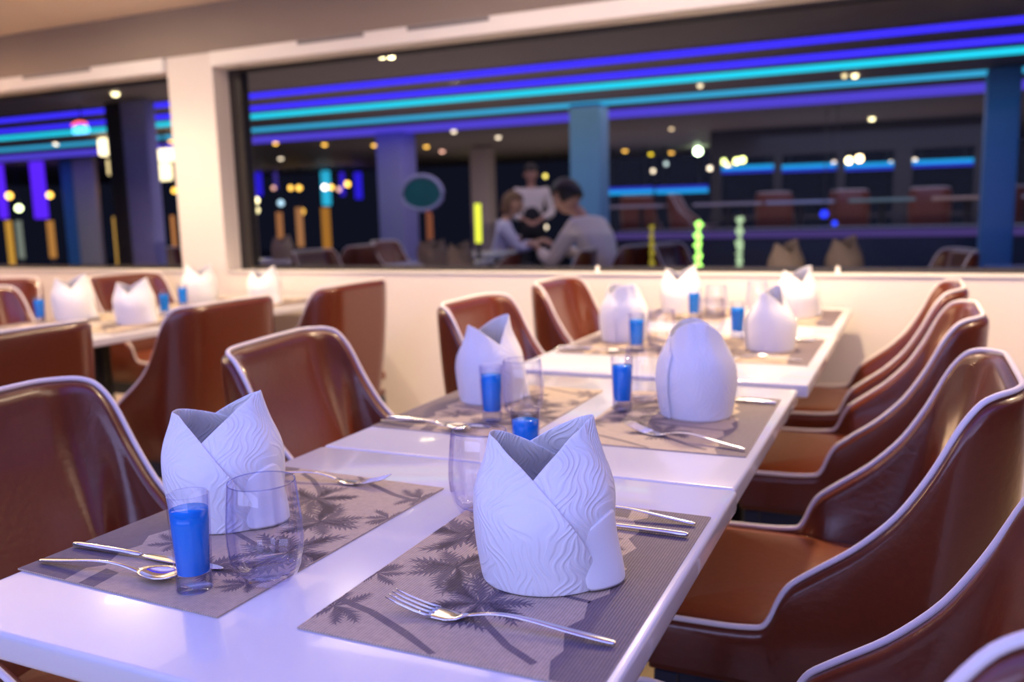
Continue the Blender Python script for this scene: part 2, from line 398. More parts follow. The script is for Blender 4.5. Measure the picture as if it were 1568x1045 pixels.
# ------------------------------------------------------------------ folded napkins (mitre fold: two overlapping peaked wraps)
def napkin_mesh(R=.062, H=.172, ov=.96, blunt=(0, 0), rnd=None, bulge=.10, spread=1.0, side=(.93, .93), pinch=.5, tuck=True):
    bm = bmesh.new()
    uvc = {}
    # panel 0 peaks at angle pi (its edge laps over the front on its way round), panel 1 peaks at 0
    for p in (0, 1):
        base = pi if p == 0 else 0
        span = 2.3
        nu, nv = 60, 22
        grid = []
        Hp = H*(side[p])
        for i in range(nu+1):
            d = -span + 2*span*i/nu
            ad = abs(d)/span
            # edge height: pointed peak dropping to a low hem
            far = (d < 0) if p == 1 else (d > 0)
            q = abs(d); hh = Hp*(1 - (.022*q + (.034 if p else .044)*q**2.55)*(1.9 if far else 1))
            if blunt[p]: hh = min(hh, Hp*(1-.05*blunt[p]-.25*(d/span)**2))
            row = []
            for j in range(nv+1):
                v = j/nv; z = hh*v
                lap = .0022*(1 if d*(1 if p == 0 else 1) > 0 else -1)*min(1, abs(d)/.8)   # outside on one side, inside on the other
                zz = z/H
                r = R*(1 + bulge*sin(min(1, zz*1.35)*pi*.9) - .36*sm(.50, 1.05, zz)) + lap + .0012*sin(9*d+3*p+6*zz)*zz
                a = base + d
                x, y = r*cos(a)*1.06*(1+.05*zz), r*sin(a)*ov*(1-pinch*sm(.35, .95, zz))
                # tips spread outwards a touch
                x += (1 if p == 1 else -1)*.004*spread*sm(.55, 1, zz)
                vv = bm.verts.new((x, y, z+.0005)); uvc[vv] = (d/(2*span)+.5+.37*p, z/.172); row.append(vv)
            grid.append(row)
        for i in range(nu):
            for j in range(nv):
                bm.faces.new((grid[i][j], grid[i+1][j], grid[i+1][j+1], grid[i][j+1]))
    uvl = bm.loops.layers.uv.new('UVMap')
    for f in bm.faces:
        for l in f.loops: l[uvl].uv = uvc[l.vert]
    # small tucked corner sticking out low at one side
    A = []
    if not tuck: return bm
    for i in range(9):
        a = -1.0 + 1.15*i/8; k = sin(pi*i/8)
        A.append([bm.verts.new(((R*(1+.13*(1 if q < 2 else .6))+.011*k*(1.2-q*.3))*cos(a)*1.05, (R*1.06+.008*k*(1.2-q*.3))*sin(a)*ov, (.0006, .022, .045, .062+.018*k)[q])) for q in range(4)])
    for i in range(8):
        for q in range(3): bm.faces.new((A[i][q], A[i+1][q], A[i+1][q+1], A[i][q+1]))
    return bm
def napkin(label, x, y, rz, scale=1.0, group=None, src=None, z=.7525, **k):
    if src:
        o = src.copy(); COL.objects.link(o)
    else:
        o = obj('folded_napkin', napkin_mesh(**k), M['napkin'])
        md = o.modifiers.new('cloth', 'SOLIDIFY'); md.thickness = .0016; md.offset = 1
        sb = o.modifiers.new('soft', 'SUBSURF'); sb.levels = 1; sb.render_levels = 1
    o.location = (x, y, z); o.rotation_euler = (0, 0, rz); o.scale = (scale,)*3
    return tag(o, label, 'napkin', group)
VR = YAW   # the peaks of most napkins stand square to the viewer
N1 = napkin('sharp white leaf embossed napkin folded with two peaks, nearest on the right', .178, .203, VR-.05, side=(.91, 1.0))
N2 = napkin('large white napkin with blunt left peak, behind the nearest filled shot glass', -.272, .215, VR+.0, side=(.88, .97), blunt=(1, 0))
N3 = napkin('egg shaped white napkin on the right half of the second table', .163, .975, VR+1.45, 1.04, side=(1, .97), bulge=.14, pinch=.12, tuck=False)
N4 = napkin('white napkin with two close peaks on the left half of the second table', -.262, .975, VR+.75, 1.0, side=(.93, 1))
napkin('white napkin on the right half of the third table', .180, 1.775, VR+.9, .98, src=N4)
napkin('white egg shaped napkin on the left half of the third table', -.245, 1.83, VR+1.9, .98, src=N3)
napkin('white napkin on the left half of the fourth table, its peaks reaching the sill', -.255, 2.56, VR-.3, 1.0, src=N4)
napkin('white napkin on the right half of the fourth table, next to the wall', .160, 2.52, VR+.3, 1.0, src=N4)
napkin('white two peaked napkin at the front of the middle left row table', -2.15, 1.78, VR+.2, 1.0, src=N1)
napkin('white napkin on the far side of the middle left row table', -2.53, 1.82, VR+.6, 1.05, src=N4)
napkin('white napkin in front of the column on the far left row table', -2.47, 2.45, VR+.5, 1.05, src=N3)
napkin('white two peaked napkin below the right window corner, far left row table', -2.14, 2.50, VR, .98, src=N1)

# ------------------------------------------------------------------ cutlery
def strip_solid(bm, secs):
    # secs: (x, halfwidth, z, thickness); closed loft
    rings = []
    for x, hw, z, th in secs:
        ring = []
        for k in range(10):
            a = 2*pi*k/10; ring.append(bm.verts.new((x, hw*cos(a), z+th*.5*sin(a))))
        rings.append(ring)
    for A, C in zip(rings, rings[1:]):
        for k in range(10): bm.faces.new((A[k], C[k], C[(k+1) % 10], A[(k+1) % 10]))
    bm.faces.new(rings[0]); bm.faces.new(rings[-1][::-1])
def sub(o, n=1):
    s = o.modifiers.new('smooth', 'SUBSURF'); s.levels = n; s.render_levels = n; return o
def make_fork():
    t = thing('fork', '', 'fork')
    bm = bmesh.new()
    strip_solid(bm, [(.118, .0030, .0035, .003), (.112, .0058, .0040, .0034), (.07, .0048, .0075, .0032), (.03, .0036, .0125, .003), (.005, .0028, .0125, .003), (-.018, .0028, .0085, .003), (-.030, .0042, .0050, .0026)])
    sub(obj('handle', bm, M['steel'], t), 2)
    bm = bmesh.new()
    strip_solid(bm, [(-.028, .0036, .0055, .0026), (-.038, .0085, .0028, .002), (-.048, .0115, .0020, .0018), (-.062, .0120, .0030, .0018), (-.066, .0118, .0036, .0016)])
    for k in range(4):
        y = (-1.5+k)*.0068
        tube(bm, [(-.062, y, .0030), (-.080, y, .0060), (-.098, y*.97, .0105), (-.112, y*.95, .0155)], [.0017, .0016, .0014, .0008], 6)
    obj('fork_head', bm, M['steel'], t)
    return t
def make_spoon():
    t = thing('spoon', '', 'spoon')
    bm = bmesh.new()
    strip_solid(bm, [(.110, .0030, .0035, .003), (.104, .0056, .0040, .0034), (.065, .0046, .0075, .0032), (.03, .0034, .0120, .003), (.0, .0026, .0120, .003), (-.022, .0028, .0075, .003), (-.036, .0045, .0050, .0026)])
    sub(obj('handle', bm, M['steel'], t), 2)
    bm = bmesh.new(); rings = []
    for j in range(7):
        r = j/6; ring = []
        for k in range(20):
            a = 2*pi*k/20; ring.append(bm.verts.new((-.058+r*.027*cos(a), r*.0175*sin(a)*(1-.12*cos(a)), .0012+.0065*r*r)))
        rings.append(ring)
    for A, C in zip(rings, rings[1:]):
        for k in range(20): bm.faces.new((A[k], A[(k+1) % 20], C[(k+1) % 20], C[k]))
    bmesh.ops.remove_doubles(bm, verts=bm.verts, dist=1e-5)
    o = obj('bowl', bm, M['steel'], t); s = o.modifiers.new('t', 'SOLIDIFY'); s.thickness = .0014
    return t
def make_knife():
    t = thing('knife', '', 'knife')
    bm = bmesh.new()
    strip_solid(bm, [(.115, .0035, .0042, .005), (.110, .0058, .0045, .0066), (.06, .0055, .0045, .0066), (.02, .0046, .0042, .0055), (.008, .004, .0036, .004)])
    sub(obj('handle', bm, M['steel'], t), 1)
    bm = bmesh.new()
    strip_solid(bm, [(.010, .0042, .0036, .003), (-.01, .0080, .0030, .0018), (-.07, .0088, .0028, .0016), (-.098, .0060, .0026, .0014), (-.108, .0015, .0024, .0010)])
    sub(obj('blade', bm, M['steel'], t), 1)
    return t
FORK, SPOON, KNIFE = make_fork(), make_spoon(), make_knife()
used = set()
def cutlery(src, label, x, y, rz, z=.7523):
    o = src if src.name not in used else copy_tree(src)
    used.add(src.name)
    o.location = (x, y, z); o.rotation_euler = (0, 0, rz); tag(o, label, src['category']); return o
cutlery(FORK, 'sharp steel fork in front of the nearest napkin', .180, .073, .03)
cutlery(KNIFE, 'steel knife behind the nearest napkin, nearer of the pair at the table edge', .182, .354, .0)
cutlery(SPOON, 'steel spoon behind the nearest napkin, beyond the knife', .186, .397, -.02)
cutlery(SPOON, 'steel spoon beside the filled shot glass on the left placemat', -.262, .030, pi+.10)
cutlery(KNIFE, 'steel knife behind the spoon on the left placemat', -.262, .074, pi+.05)
cutlery(FORK, 'steel fork at the back of the left placemat on the nearest table', -.255, .386, pi+.1)
cutlery(FORK, 'steel fork in the napkin shadow on the right half of the second table', .182, .785, -.32)
cutlery(KNIFE, 'steel knife behind the egg shaped napkin on the second table', .178, 1.098, .0)
cutlery(SPOON, 'steel spoon at the front of the left placemat on the second table', -.262, .722, pi-.06)
cutlery(KNIFE, 'steel knife at the front of the left placemat on the second table', -.26, .752, pi)
cutlery(FORK, 'steel fork at the front of the right placemat on the third table', .165, 1.60, 0)
cutlery(KNIFE, 'steel knife at the back of the right placemat on the third table', .165, 1.94, 0)
cutlery(SPOON, 'steel spoon at the front of the left placemat on the third table', -.262, 1.605, pi)
cutlery(KNIFE, 'steel knife at the front of the left placemat on the third table', -.262, 1.64, pi)
cutlery(FORK, 'steel fork at the front of the right placemat on the fourth table', .16, 2.33, 0)
cutlery(SPOON, 'steel spoon at the front of the left placemat on the fourth table', -.262, 2.33, pi)
cutlery(KNIFE, 'steel knife at the back of the right placemat on the far left row table', -2.1, 2.66, 0)
cutlery(FORK, 'steel fork at the front of the right placemat on the far left row table', -2.1, 2.32, 0)

# ------------------------------------------------------------------ glasses
def make_shot(h=.104, r0=.0185, r1=.0215, level=.088):
    t = thing('shot_glass', '', 'shot glass')
    bm = bmesh.new()
    lathe(bm, [(0, 0), (r0, 0), (r0+.0006, .003), (r0+.0003, .016), (r1-.0005, h*.7), (r1, h-.001), (r1-.0007, h), (r1-.0015, h-.001), (r1-.0022, h*.7), (r0-.0018, .019), (0, .0175)], 32)
    obj('glass', bm, M['glass'], t)
    bm = bmesh.new()
    lathe(bm, [(0, .0002), (r0-.0010, .0004), (r0-.0008, .0165), (0, .0165)], 32)
    obj('glass_base', bm, M['thick'], t)
    bm = bmesh.new(); k = level/h
    lathe(bm, [(0, .0195), (r0-.0025, .0195), (r0-.0022, .022), (r1-.0026, h*.7), (r1-.0024, level-.0008), (0, level-.0012)], 32)
    obj('blue_drink', bm, M['liquid'], t)
    return t
def make_tumbler(h=.110):
    t = thing('tumbler', '', 'glass')
    outer = [(0, 0), (.020, 0), (.026, .0012), (.031, .006), (.0355, .016), (.0390, .032), (.0405, .048), (.0400, .066), (.0380, .088), (.0355, h-.001), (.0349, h)]
    inner = [(.0343, h-.001), (.0365, .088), (.0385, .066), (.0390, .048), (.0374, .032), (.0335, .017), (.027, .010), (.018, .0085), (0, .008)]
    bm = bmesh.new(); lathe(bm, outer, 72, rib=.014, ribn=12)
    lathe(bm, inner, 72, rib=.03, ribn=12)
    bmesh.ops.remove_doubles(bm, verts=bm.verts, dist=1e-6)
    obj('glass', bm, M['tumbler'], t)
    bm = bmesh.new(); tube(bm, [(.0347*cos(2*pi*k/48), .0347*sin(2*pi*k/48), h-.0008) for k in range(48)], .0007, 6, closed=True)
    obj('rim', bm, M['thick'], t)
    return t
SHOT, TUM = make_shot(), make_tumbler()
def glassware(src, label, x, y, z=.7502, rz=0, group=None):
    o = src if src.name not in used else copy_tree(src)
    used.add(src.name); o.location = (x, y, z); o.rotation_euler = (0, 0, rz); tag(o, label, src['category'], group); return o
ZM = .7525
glassware(SHOT, 'nearest shot glass of blue drink, on the left placemat of the nearest table', -.149, .031, ZM)
glassware(TUM, 'nearest empty ribbed tumbler, beside the nearest shot glass', -.092, .078, ZM)
glassware(SHOT, 'shot glass of blue drink seen between the peaks of the sharp napkin', .022, .508)
glassware(TUM, 'empty ribbed tumbler just left of the sharp napkin', .026, .352, ZM-.0015)
glassware(SHOT, 'shot glass of blue drink in front of the egg shaped napkin', .023, .965, ZM)
glassware(TUM, 'empty tumbler behind the blue drink of the egg shaped napkin', .040, 1.058, ZM)
glassware(SHOT, 'shot glass of blue drink in front of the two peaked napkin on the second table', -.178, .806, ZM)
glassware(TUM, 'empty tumbler in front of the two peaked napkin on the second table', -.133, .846, ZM)
glassware(SHOT, 'shot glass of blue drink by the left napkin of the third table', -.149, 1.640, ZM)
glassware(TUM, 'empty tumbler by the left napkin of the third table', -.092, 1.68, ZM)
glassware(SHOT, 'shot glass of blue drink just left of the right napkin of the third table', .058, 1.97, ZM)
glassware(TUM, 'empty tumbler just left of the right napkin of the third table', -.030, 2.03)
glassware(SHOT, 'shot glass of blue drink by the left napkin of the fourth table', -.165, 2.385, ZM)
glassware(TUM, 'empty tumbler by the left napkin of the fourth table', -.105, 2.46, ZM)
glassware(TUM, 'empty tumbler beside the right napkin of the fourth table', .01, 2.62, ZM)
glassware(SHOT, 'leftmost shot glass of blue drink, above a brown chair back in the left row', -2.585, 1.71, ZM)
glassware(SHOT, 'nearer of the two blue shot glasses by the front napkin, middle left row table', -2.25, 2.02)
glassware(SHOT, 'farther of the two blue shot glasses by the front napkin, left row', -2.40, 2.27, ZM)

# ------------------------------------------------------------------ chairs
D0, D1, HW = 0.0, .50, .25
RIM = [(0, .474), (.10, .476), (.142, .482), (.155, .500), (.163, .525), (.176, .553), (.21, .580), (.275, .628), (.335, .690), (.38, .762), (.41, .823), (.435, .856), (.46, .866), (.50, .868)]
def chair_path():
    pts = []
    rf, rb = .035, .125
    def arc(cx, cy, r, a0, a1, n):
        return [(cx+r*cos(a0+(a1-a0)*i/n), cy+r*sin(a0+(a1-a0)*i/n)) for i in range(n+1)]
    # start front centre going to -y side, along to back, round to +y side and home
    pts += [(-.075, -k*.05) for k in range(0, 5)]
    pts += arc(rf-.075, -HW+rf, rf, pi, 1.5*pi, 5)
    pts += [(x, -HW) for x in (-.01, .02)]
    pts += [(x, -HW) for x in (.06, .09, .115, .13, .142, .150, .157, .163, .170, .180, .195, .215, .24, .27, .30, .33, .355)]
    pts += arc(D1-rb, -HW+rb, rb, 1.5*pi, 2*pi, 12)
    half = pts
    mir = [(x, -y) for x, y in half[::-1]][:-1]
    back = [(D1, y) for y in (-.09, -.055, -.02, .02, .055, .09)]
    return half + back + mir
def make_chair():
    t = thing('dining_chair', '', 'chair')
    P = chair_path(); N = len(P)
    nr = []
    for i in range(N):
        a, b = Vector(P[i-1]), Vector(P[(i+1) % N]); d = (b-a).normalized(); nr.append(Vector((d.y, -d.x)))
    cen = Vector((.25, 0))
    bm = bmesh.new(); rings = []; rim = []
    for i in range(N):
        p = Vector(P[i]); n = nr[i]
        if (p-cen).dot(n) < 0: n = -n
        zr = interp(RIM, p.x); bk = sm(.30, .46, p.x)
        arm = sm(.14, .2, p.x)
        zr += .003*(1-(p.y/.25)**2)*sm(.46, .5, p.x)
        z0 = .395
        thick = .018+.020*arm
        def pos(z, inset):
            k = (z-z0)/(.88-z0)
            q = p - n*inset
            # taper towards the bottom; the back panel leans out a little as it rises
            q = Vector((q.x - (.05*(1-k))*bk + .004*bk*sin(pi*min(1, k)), q.y*(1-.055*(1-k)*1.0)))
            return Vector((q.x, q.y, z))
        ring = []
        no = 9
        for j in range(no):
            f = j/(no-1); z = z0+(zr-.014-z0)*f
            ring.append(pos(z, -.006*sin(pi*f)*arm))
        ring.append(pos(zr-.005, .003)); ring.append(pos(zr, thick*.5)); ring.append(pos(zr-.005, thick-.003))
        ni = 8
        for j in range(ni):
            f = j/(ni-1); z = zr-.014+(.452-(zr-.014))*f if zr > .5 else zr-.014-.004*j
            ring.append(pos(z, thick+(.075*bk+.016*arm)*sm(0, 1, f)*(1 if zr > .5 else 0)))
        rim.append(pos(zr, thick*.42)+Vector((0, 0, .0035)))
        rings.append([bm.verts.new(v) for v in ring])
    for i in range(N):
        A, C = rings[i], rings[(i+1) % N]
        for j in range(len(A)-1): bm.faces.new((A[j], C[j], C[j+1], A[j+1]))
    bmesh.ops.recalc_face_normals(bm, faces=bm.faces)
    for v in bm.verts: v.co.x -= .25
    sh = obj('shell', bm, M['leather'], t); sub(sh, 1)
    bm = bmesh.new(); tube(bm, [v-Vector((.25, 0, 0)) for v in rim], .0050, 8, closed=True)
    pp = obj('piping', bm, M['piping'], t); sub(pp, 1)
    # seat cushion, domed
    bm = bmesh.new(); rr = []
    prof = [(1.0, .440), (1.0, .462), (.985, .472), (.94, .479), (.8, .485), (.5, .490), (.2, .492)]
    pr_ = []
    for i in range(N):
        x, y = P[i]
        pr_.append((max(-.055, min(x, .435)), max(-HW+.030, min(y, HW-.030))))
    for s, z in prof:
        rr.append([bm.verts.new((.23+(x-.23)*s-.25, y*s, z)) for x, y in pr_])
    for A, C in zip(rr, rr[1:]):
        for k in range(N): bm.faces.new((A[k], A[(k+1) % N], C[(k+1) % N], C[k]))
    bm.faces.new(rr[-1]); bm.faces.new(rr[0][::-1])
    bmesh.ops.remove_doubles(bm, verts=bm.verts, dist=1e-5)
    obj('seat', bm, M['leather_seat'], t)
    # bottom board and navy frame
    obj('seat_board', B(-.295, .185, -.215, .215, .372, .398, bev=.006), M['leather'], t)
    bm = bmesh.new()
    for y in (-.205, .175): box(bm, -.275, .175, y, y+.03, .315, .371)
    for x in (-.275, .145): box(bm, x, x+.03, -.175, .175, .315, .371)
    obj('base_frame', bm, M['navy'], t, smooth=False)
    for sx, sy in ((-1, -1), (-1, 1), (1, -1), (1, 1)):
        x = -.265 if sx < 0 else .165; y = .190*sy
        bm = bmesh.new(); r = bmesh.ops.create_cube(bm, size=1)
        for v in bm.verts:
            top = v.co.z > 0; h = .021 if top else .013
            v.co = Vector((x+(1 if v.co.x > 0 else -1)*h + (0 if top else sx*.018), y+(1 if v.co.y > 0 else -1)*h+(0 if top else sy*.018), .371 if top else 0))
        bmesh.ops.bevel(bm, geom=list(bm.edges), offset=.003, segments=1, affect='EDGES')
        obj('leg', bm, M['navy'], t, smooth=False)
    return t
CH = make_chair()
def chair(label, x, y, rz=0, group=None):
    o = CH if CH.name not in used else copy_tree(CH)
    used.add(CH.name); o.location = (x, y, 0); o.rotation_euler = (0, 0, rz); tag(o, label, 'chair', group); return o
XR = .188+.25
chair('brown leather chair at the right of the nearest table, cut by the bottom right corner', XR+.01, .215, -.20)
chair('large brown leather chair with white piping at the right of the second table', XR, .932)
chair('brown leather chair at the right of the third table', XR, 1.775)
chair('farthest brown leather chair on the right, against the window wall', XR-.01, 2.46)
chair('nearest brown leather chair on the left, its back cut by the left edge', -.555, .25, pi+.16)
chair('brown leather chair left of the second table, behind the blunt peaked napkin', -.530, .925, pi+.17)
chair('brown leather chair left of the third table, behind the two peaked napkin', -.245-.25, 1.76, pi+.03)
chair('brown leather chair left of the fourth table, below the window', -.255-.25, 2.47, pi+.03)
chair('brown leather chair at the left edge seen from behind, right side of the left row', -1.99+.25, .86)
chair('brown leather chair seen from behind, middle of the right side of the left row', -1.96+.25, 1.58)
chair('brown leather chair seen from behind under the window, far end of the left row', -1.95+.25, 2.28)
chair('brown leather chair beyond the left row tables, between the white napkins', -2.87, 2.55, pi)
chair('brown leather chair at the far left, its pale lit top beyond the left row tables', -2.58-.25, 1.72, pi+.05)
chair('brown leather chair at the far left edge in front of the sill', -3.45, 2.05, pi/2+.7)

# small white catches on the sill
for i, (px, lab) in enumerate(((915, 'small white window catch on the sill above the third table'), (1283, 'small white window catch on the sill above the fourth table'))):
    p = at(px, 414, 2.95); bm = bmesh.new(); lathe(bm, [(0, 0), (.009, 0), (.009, .014), (.006, .026), (0, .028)], 14)
    o = obj('window_catch', bm, M['trim']); o.location = (p.x, 2.95, .868); tag(o, lab, 'catch')

# ================================================================== the room's reflection in the glass, built as a hall behind it
struct('floor_reflected_hall', B(-22, 9, 3.2, 24, -.05, 0), M['hallfloor'])
struct('ceiling_reflected_hall', B(-22, 9, 3.14, 17.2, ZC-.02, ZC+.04), M['hallceil'])
ZH = ZC-.02
def yz(py): return on(784, py, ZH).y
for (a, b, m, lab, x1) in ((98, 112, 'led_blue', 'topmost blue LED ceiling strip reflected in the window', 8),
                       (121, 134, 'led_blue', 'second blue LED ceiling strip from the top, reflected in the window', 8),
                       (135, 149, 'led_cyan', 'brighter cyan LED ceiling strip reflected in the window', 8),
                       (161, 172, 'led_cyan2', 'dimmer cyan LED ceiling strip reflected in the window', 8),
                       (174, 195, 'led_purple', 'broad violet LED ceiling strip, lowest reflected in the window', 8)):
    mid, hp_ = (a+b)/2, (b-a)/2*.55
    y0, y1 = yz(mid+hp_), yz(mid-hp_); y0, y1 = min(y0, y1), max(y0, y1)
    t = thing('led_strip', lab, 'light strip', (-6, (y0+y1)/2, ZH))
    h = (y1-y0)/2
    obj('channel', B(-15, 14, -h-.02, h+.02, -.010, -.001), M['hallceil'], t, smooth=False)
    obj('diffuser', B(-15, 14, -h, h, -.016, -.0105), M[m], t, smooth=False)

def bulb(px, py, col, s, Y=None, r=None, lab='', z=None, kind='ceiling_lamp', cat='lamp', dpx=5, group=None):
    p = on(px, py, ZH-.03) if Y is None else at(px, py, Y)
    d = (p-CAM).dot(FW); r = r or dpx*.5*d/FPX
    key = 'glow_%02x%02x%02x_%d' % (int(col[0]*255), int(col[1]*255), int(col[2]*255), int(s))
    m = bpy.data.materials.get(key) or emit(key, col, s)
    bm = bmesh.new()
    if Y is None: lathe(bm, [(0, -.03), (r*.7, -.026), (r, -.012), (r, -.001), (0, -.001)], 16); loc = (p.x, p.y, ZH)
    else: lathe(bm, [(0, -r), (r*.5, -r*.87), (r*.87, -r*.5), (r, 0), (r*.87, r*.5), (r*.5, r*.87), (0, r)], 14); loc = tuple(p)
    if kind == 'ceiling_lamp':
        o = obj(kind, bm, m); o.location = loc; return tag(o, lab, cat, group)
    t = thing(kind, lab, cat, loc); obj('bulb', bm, m, t)
    bm = bmesh.new(); tube(bm, [(0, 0, r*.8), (0, 0, max(ZH-p.z-.001, r*1.2))], .006, 5); obj('cord', bm, M['post_dark'], t)
    return t
YEL, ORA, WHT, GRN, PNK = (1, .83, .42), (1, .52, .08), (1, .80, .55), (.75, 1, .35), (1, .50, .36)
for px, lab in ((585, 'left'), (599, 'right')):
    bulb(px, 90, YEL, 12, lab='%s one of the bright pair of ceiling lamps above the blue strips' % lab, dpx=11)
bulb(177, 148, YEL, 4, lab='pale yellow ceiling lamp high in the left window', dpx=11)
bulb(1072, 135, (1, .8, .5), 1.6, lab='faint ceiling lamp just under the cyan strips, right of centre', dpx=8)
bulb(1293, 120, (1, .8, .4), 1.6, lab='left one of the small ceiling lamp pair on the cyan strips', dpx=7)
bulb(1309, 120, (1, .8, .4), 4, lab='right one of the small ceiling lamp pair on the cyan strips', dpx=9)
bulb(1335, 185, YEL, 5, lab='lone bright ceiling lamp left of the right hand blue column', dpx=8)
for px, py, c, s, l in ((422, 222, ORA, 3, 'first orange ceiling lamp from the window column'), (430, 245, WHT, 2.5, 'pale ceiling lamp under the first orange one'),
                        (497, 224, ORA, 3, 'second orange ceiling lamp from the window column'), (573, 225, ORA, 3, 'orange ceiling lamp on the edge of the lilac column'),
                        (653, 227, ORA, 3, 'orange ceiling lamp right of the lilac column'), (677, 234, PNK, 2.5, 'pinkish orange ceiling lamp right of the lilac column'),
                        (695, 204, WHT, 2.2, 'pale ceiling lamp above the pale column'), (763, 213, WHT, 2.0, 'pale ceiling lamp halfway between the pale and blue columns'),
                        (883, 231, PNK, 3, 'peach ceiling lamp on the blue column'), (1028, 200, (1, .7, .4), 1.4, 'dim ceiling lamp right of the blue column'),
                        (957, 233, ORA, 3, 'orange ceiling lamp right of the blue column'), (997, 238, (1, .7, .02), 3, 'amber ceiling lamp, second right of the blue column'),
                        (1028, 236, ORA, 3, 'orange ceiling lamp, third right of the blue column'),
                        (86, 223, WHT, 3.2, 'pale orange ceiling lamp in the left window, beside the pale column'), (173, 222, ORA, 3.2, 'orange ceiling lamp on the dark column in the left window'), (262, 219, ORA, 3, 'orange ceiling lamp at the right rim of the left window')):
    bulb(px, py, c, s, lab=l, dpx=7)
bulb(1069, 232, (.72, 1, .55), 14, Y=15, lab='brightest greenish white lamp, right of the blue column', dpx=12, kind='flood_lamp')
for px, py, c, s, d, l in ((731, 290, (.95, .9, .05), 5, 8, 'lime yellow lamp on the pale column above the lime streak'), (835, 270, (.95, .75, .15), 2.5, 6, 'small yellow lamp right of the waiter'),
                     (836, 348, WHT, 2.5, 6, 'small white table lamp between the waiter and the leaning man'),
                     (445, 288, ORA, 3, 7, 'left one of an orange lamp pair'), (458, 288, ORA, 3, 8, 'right one of an orange lamp pair'), (419, 288, PNK, 1.6, 6, 'dim pink lamp left of the orange pair'),
                     (497, 287, (1, .9, .85), 5, 8, 'white lamp on the cyan upright light'), (507, 287, ORA, 4, 7, 'orange lamp beside the cyan upright light'), (519, 290, PNK, 1.8, 7, 'pink lamp right of the cyan upright light'), (532, 282, ORA, 4, 8, 'orange lamp between two blue uprights'),
                     (382, 309, YEL, 3, 8, 'left yellow lamp by the window frame'), (392, 307, YEL, 5, 9, 'right yellow lamp by the window frame'), (393, 322, YEL, 3, 8, 'lower yellow lamp by the window frame'),
                     (430, 311, (.5, .75, .9), 1.5, 9, 'pale blue lamp left of the orange upright'), (462, 324, ORA, 1.6, 10, 'dull orange lamp under the orange pair'),
                     (427, 387, WHT, 3, 7, 'small white table lamp low beside the window frame'),
                     (1000, 262, WHT, 2.2, 6, 'pale lamp above the left cyan bars'), (1020, 251, (.7, .85, .8), 1.5, 6, 'pale green lamp over the left cyan bars'), (1087, 258, WHT, 3, 7, 'white lamp at the dark lattice post'),
                     (1108, 248, (.9, 1, .3), 4, 9, 'yellow green lamp, left of a bright cluster'), (1115, 255, (1, .75, .3), 5, 9, 'orange lamp in the bright cluster over the cyan bars'), (1128, 247, (.95, 1, .3), 6, 9, 'yellow green lamp, middle of the bright cluster'), (1137, 245, (.95, 1, .3), 6, 9, 'yellow green lamp, right of the bright cluster'),
                     (1181, 255, WHT, 2.2, 6, 'pale lamp at the right end of the second cyan bar'), (1277, 250, (1, .75, .6), 2.5, 7, 'peach lamp at the right end of the third cyan bar'), (1300, 246, YEL, 8, 10, 'left bright warm lamp of the twin cluster'), (1316, 243, (1, .7, .35), 8, 11, 'right bright warm lamp of the twin cluster'), (1364, 250, WHT, 2.5, 7, 'peach lamp between two lattice posts'), (1401, 246, WHT, 2.5, 7, 'peach lamp left of the last cyan bar'),
                     (14, 300, ORA, 4, 10, 'orange lamp at the far left rim of the left window'), (29, 319, (.9, 1, .5), 5, 10, 'pale green lamp low in the left window'), (76, 299, ORA, 4, 9, 'orange lamp right of the blue upright in the left window'), (177, 295, ORA, 4, 9, 'orange lamp on the dark column, lower one'), (235, 292, ORA, 4, 9, 'orange lamp right of the dark column'), (224, 311, (1, .95, .6), 5, 10, 'pale yellow lamp right of the dark column'), (267, 292, ORA, 3, 8, 'orange lamp at the right rim of the left window, lower one')):
    bulb(px, py, c, s, Y=(9.6 if px < 300 else 14.5), lab=l, dpx=d, kind='hanging_lamp')

# light clusters with a rectangular shape (left window)
def panel(name, px0, px1, py0, py1, Y, col, s, lab, cat='lamp', thick=.08):
    a, b = at(px0, py0, Y), at(px1, py1, Y)
    key = 'panel_%d_%d_%d_%d' % (int(col[0]*99), int(col[1]*99), int(col[2]*99), int(s*100))
    m = bpy.data.materials.get(key) or emit(key, col, s)
    cx, cz = (a.x+b.x)/2, (a.z+b.z)/2
    o = obj(name, B(-abs(b.x-a.x)/2, abs(b.x-a.x)/2, 0, thick, -abs(a.z-b.z)/2, abs(a.z-b.z)/2, bev=min(.03, abs(b.x-a.x)*.2)), m)
    o.location = (cx, Y, cz); tag(o, lab, cat)
    top = abs(a.z-b.z)/2
    bm = bmesh.new(); tube(bm, [(0, thick/2, top-.01), (0, thick/2, max(ZH-cz-.001, top+.01))], .008, 6); obj('hanger', bm, M['post_dark'], o)
    return o
panel('lantern', 148, 164, 212, 238, 7.2, (1, .80, .45), 2.6, 'tall warm lantern left of the dark column')
panel('lantern', 162, 172, 244, 268, 7.2, (1, .75, .35), 1.1, 'smaller dim warm lantern left of the dark column')
panel('lantern', 232, 266, 229, 246, 7.2, (1, .82, .5), 2.4, 'wide warm lantern right of the dark column')
panel('lantern', 236, 258, 250, 276, 7.2, (1, .82, .45), 2.2, 'lower warm lantern right of the dark column')
panel('upright_screen', -12, 8, 240, 335, 9.75, (.12, .02, 1), .9, 'violet blue upright light panel at the left rim', 'light panel')
panel('upright_screen', 42, 70, 240, 335, 9.75, (.12, .02, 1), .9, 'wide violet blue upright light panel in the left window', 'light panel')
panel('upright_screen', 386, 400, 265, 300, 15.5, (.03, .015, .75), .7, 'blue upright light nearest the window frame', 'light panel')
panel('upright_screen', 417, 423, 264, 290, 15.5, (.08, .05, .4), .5, 'thin dim violet upright light', 'light panel')
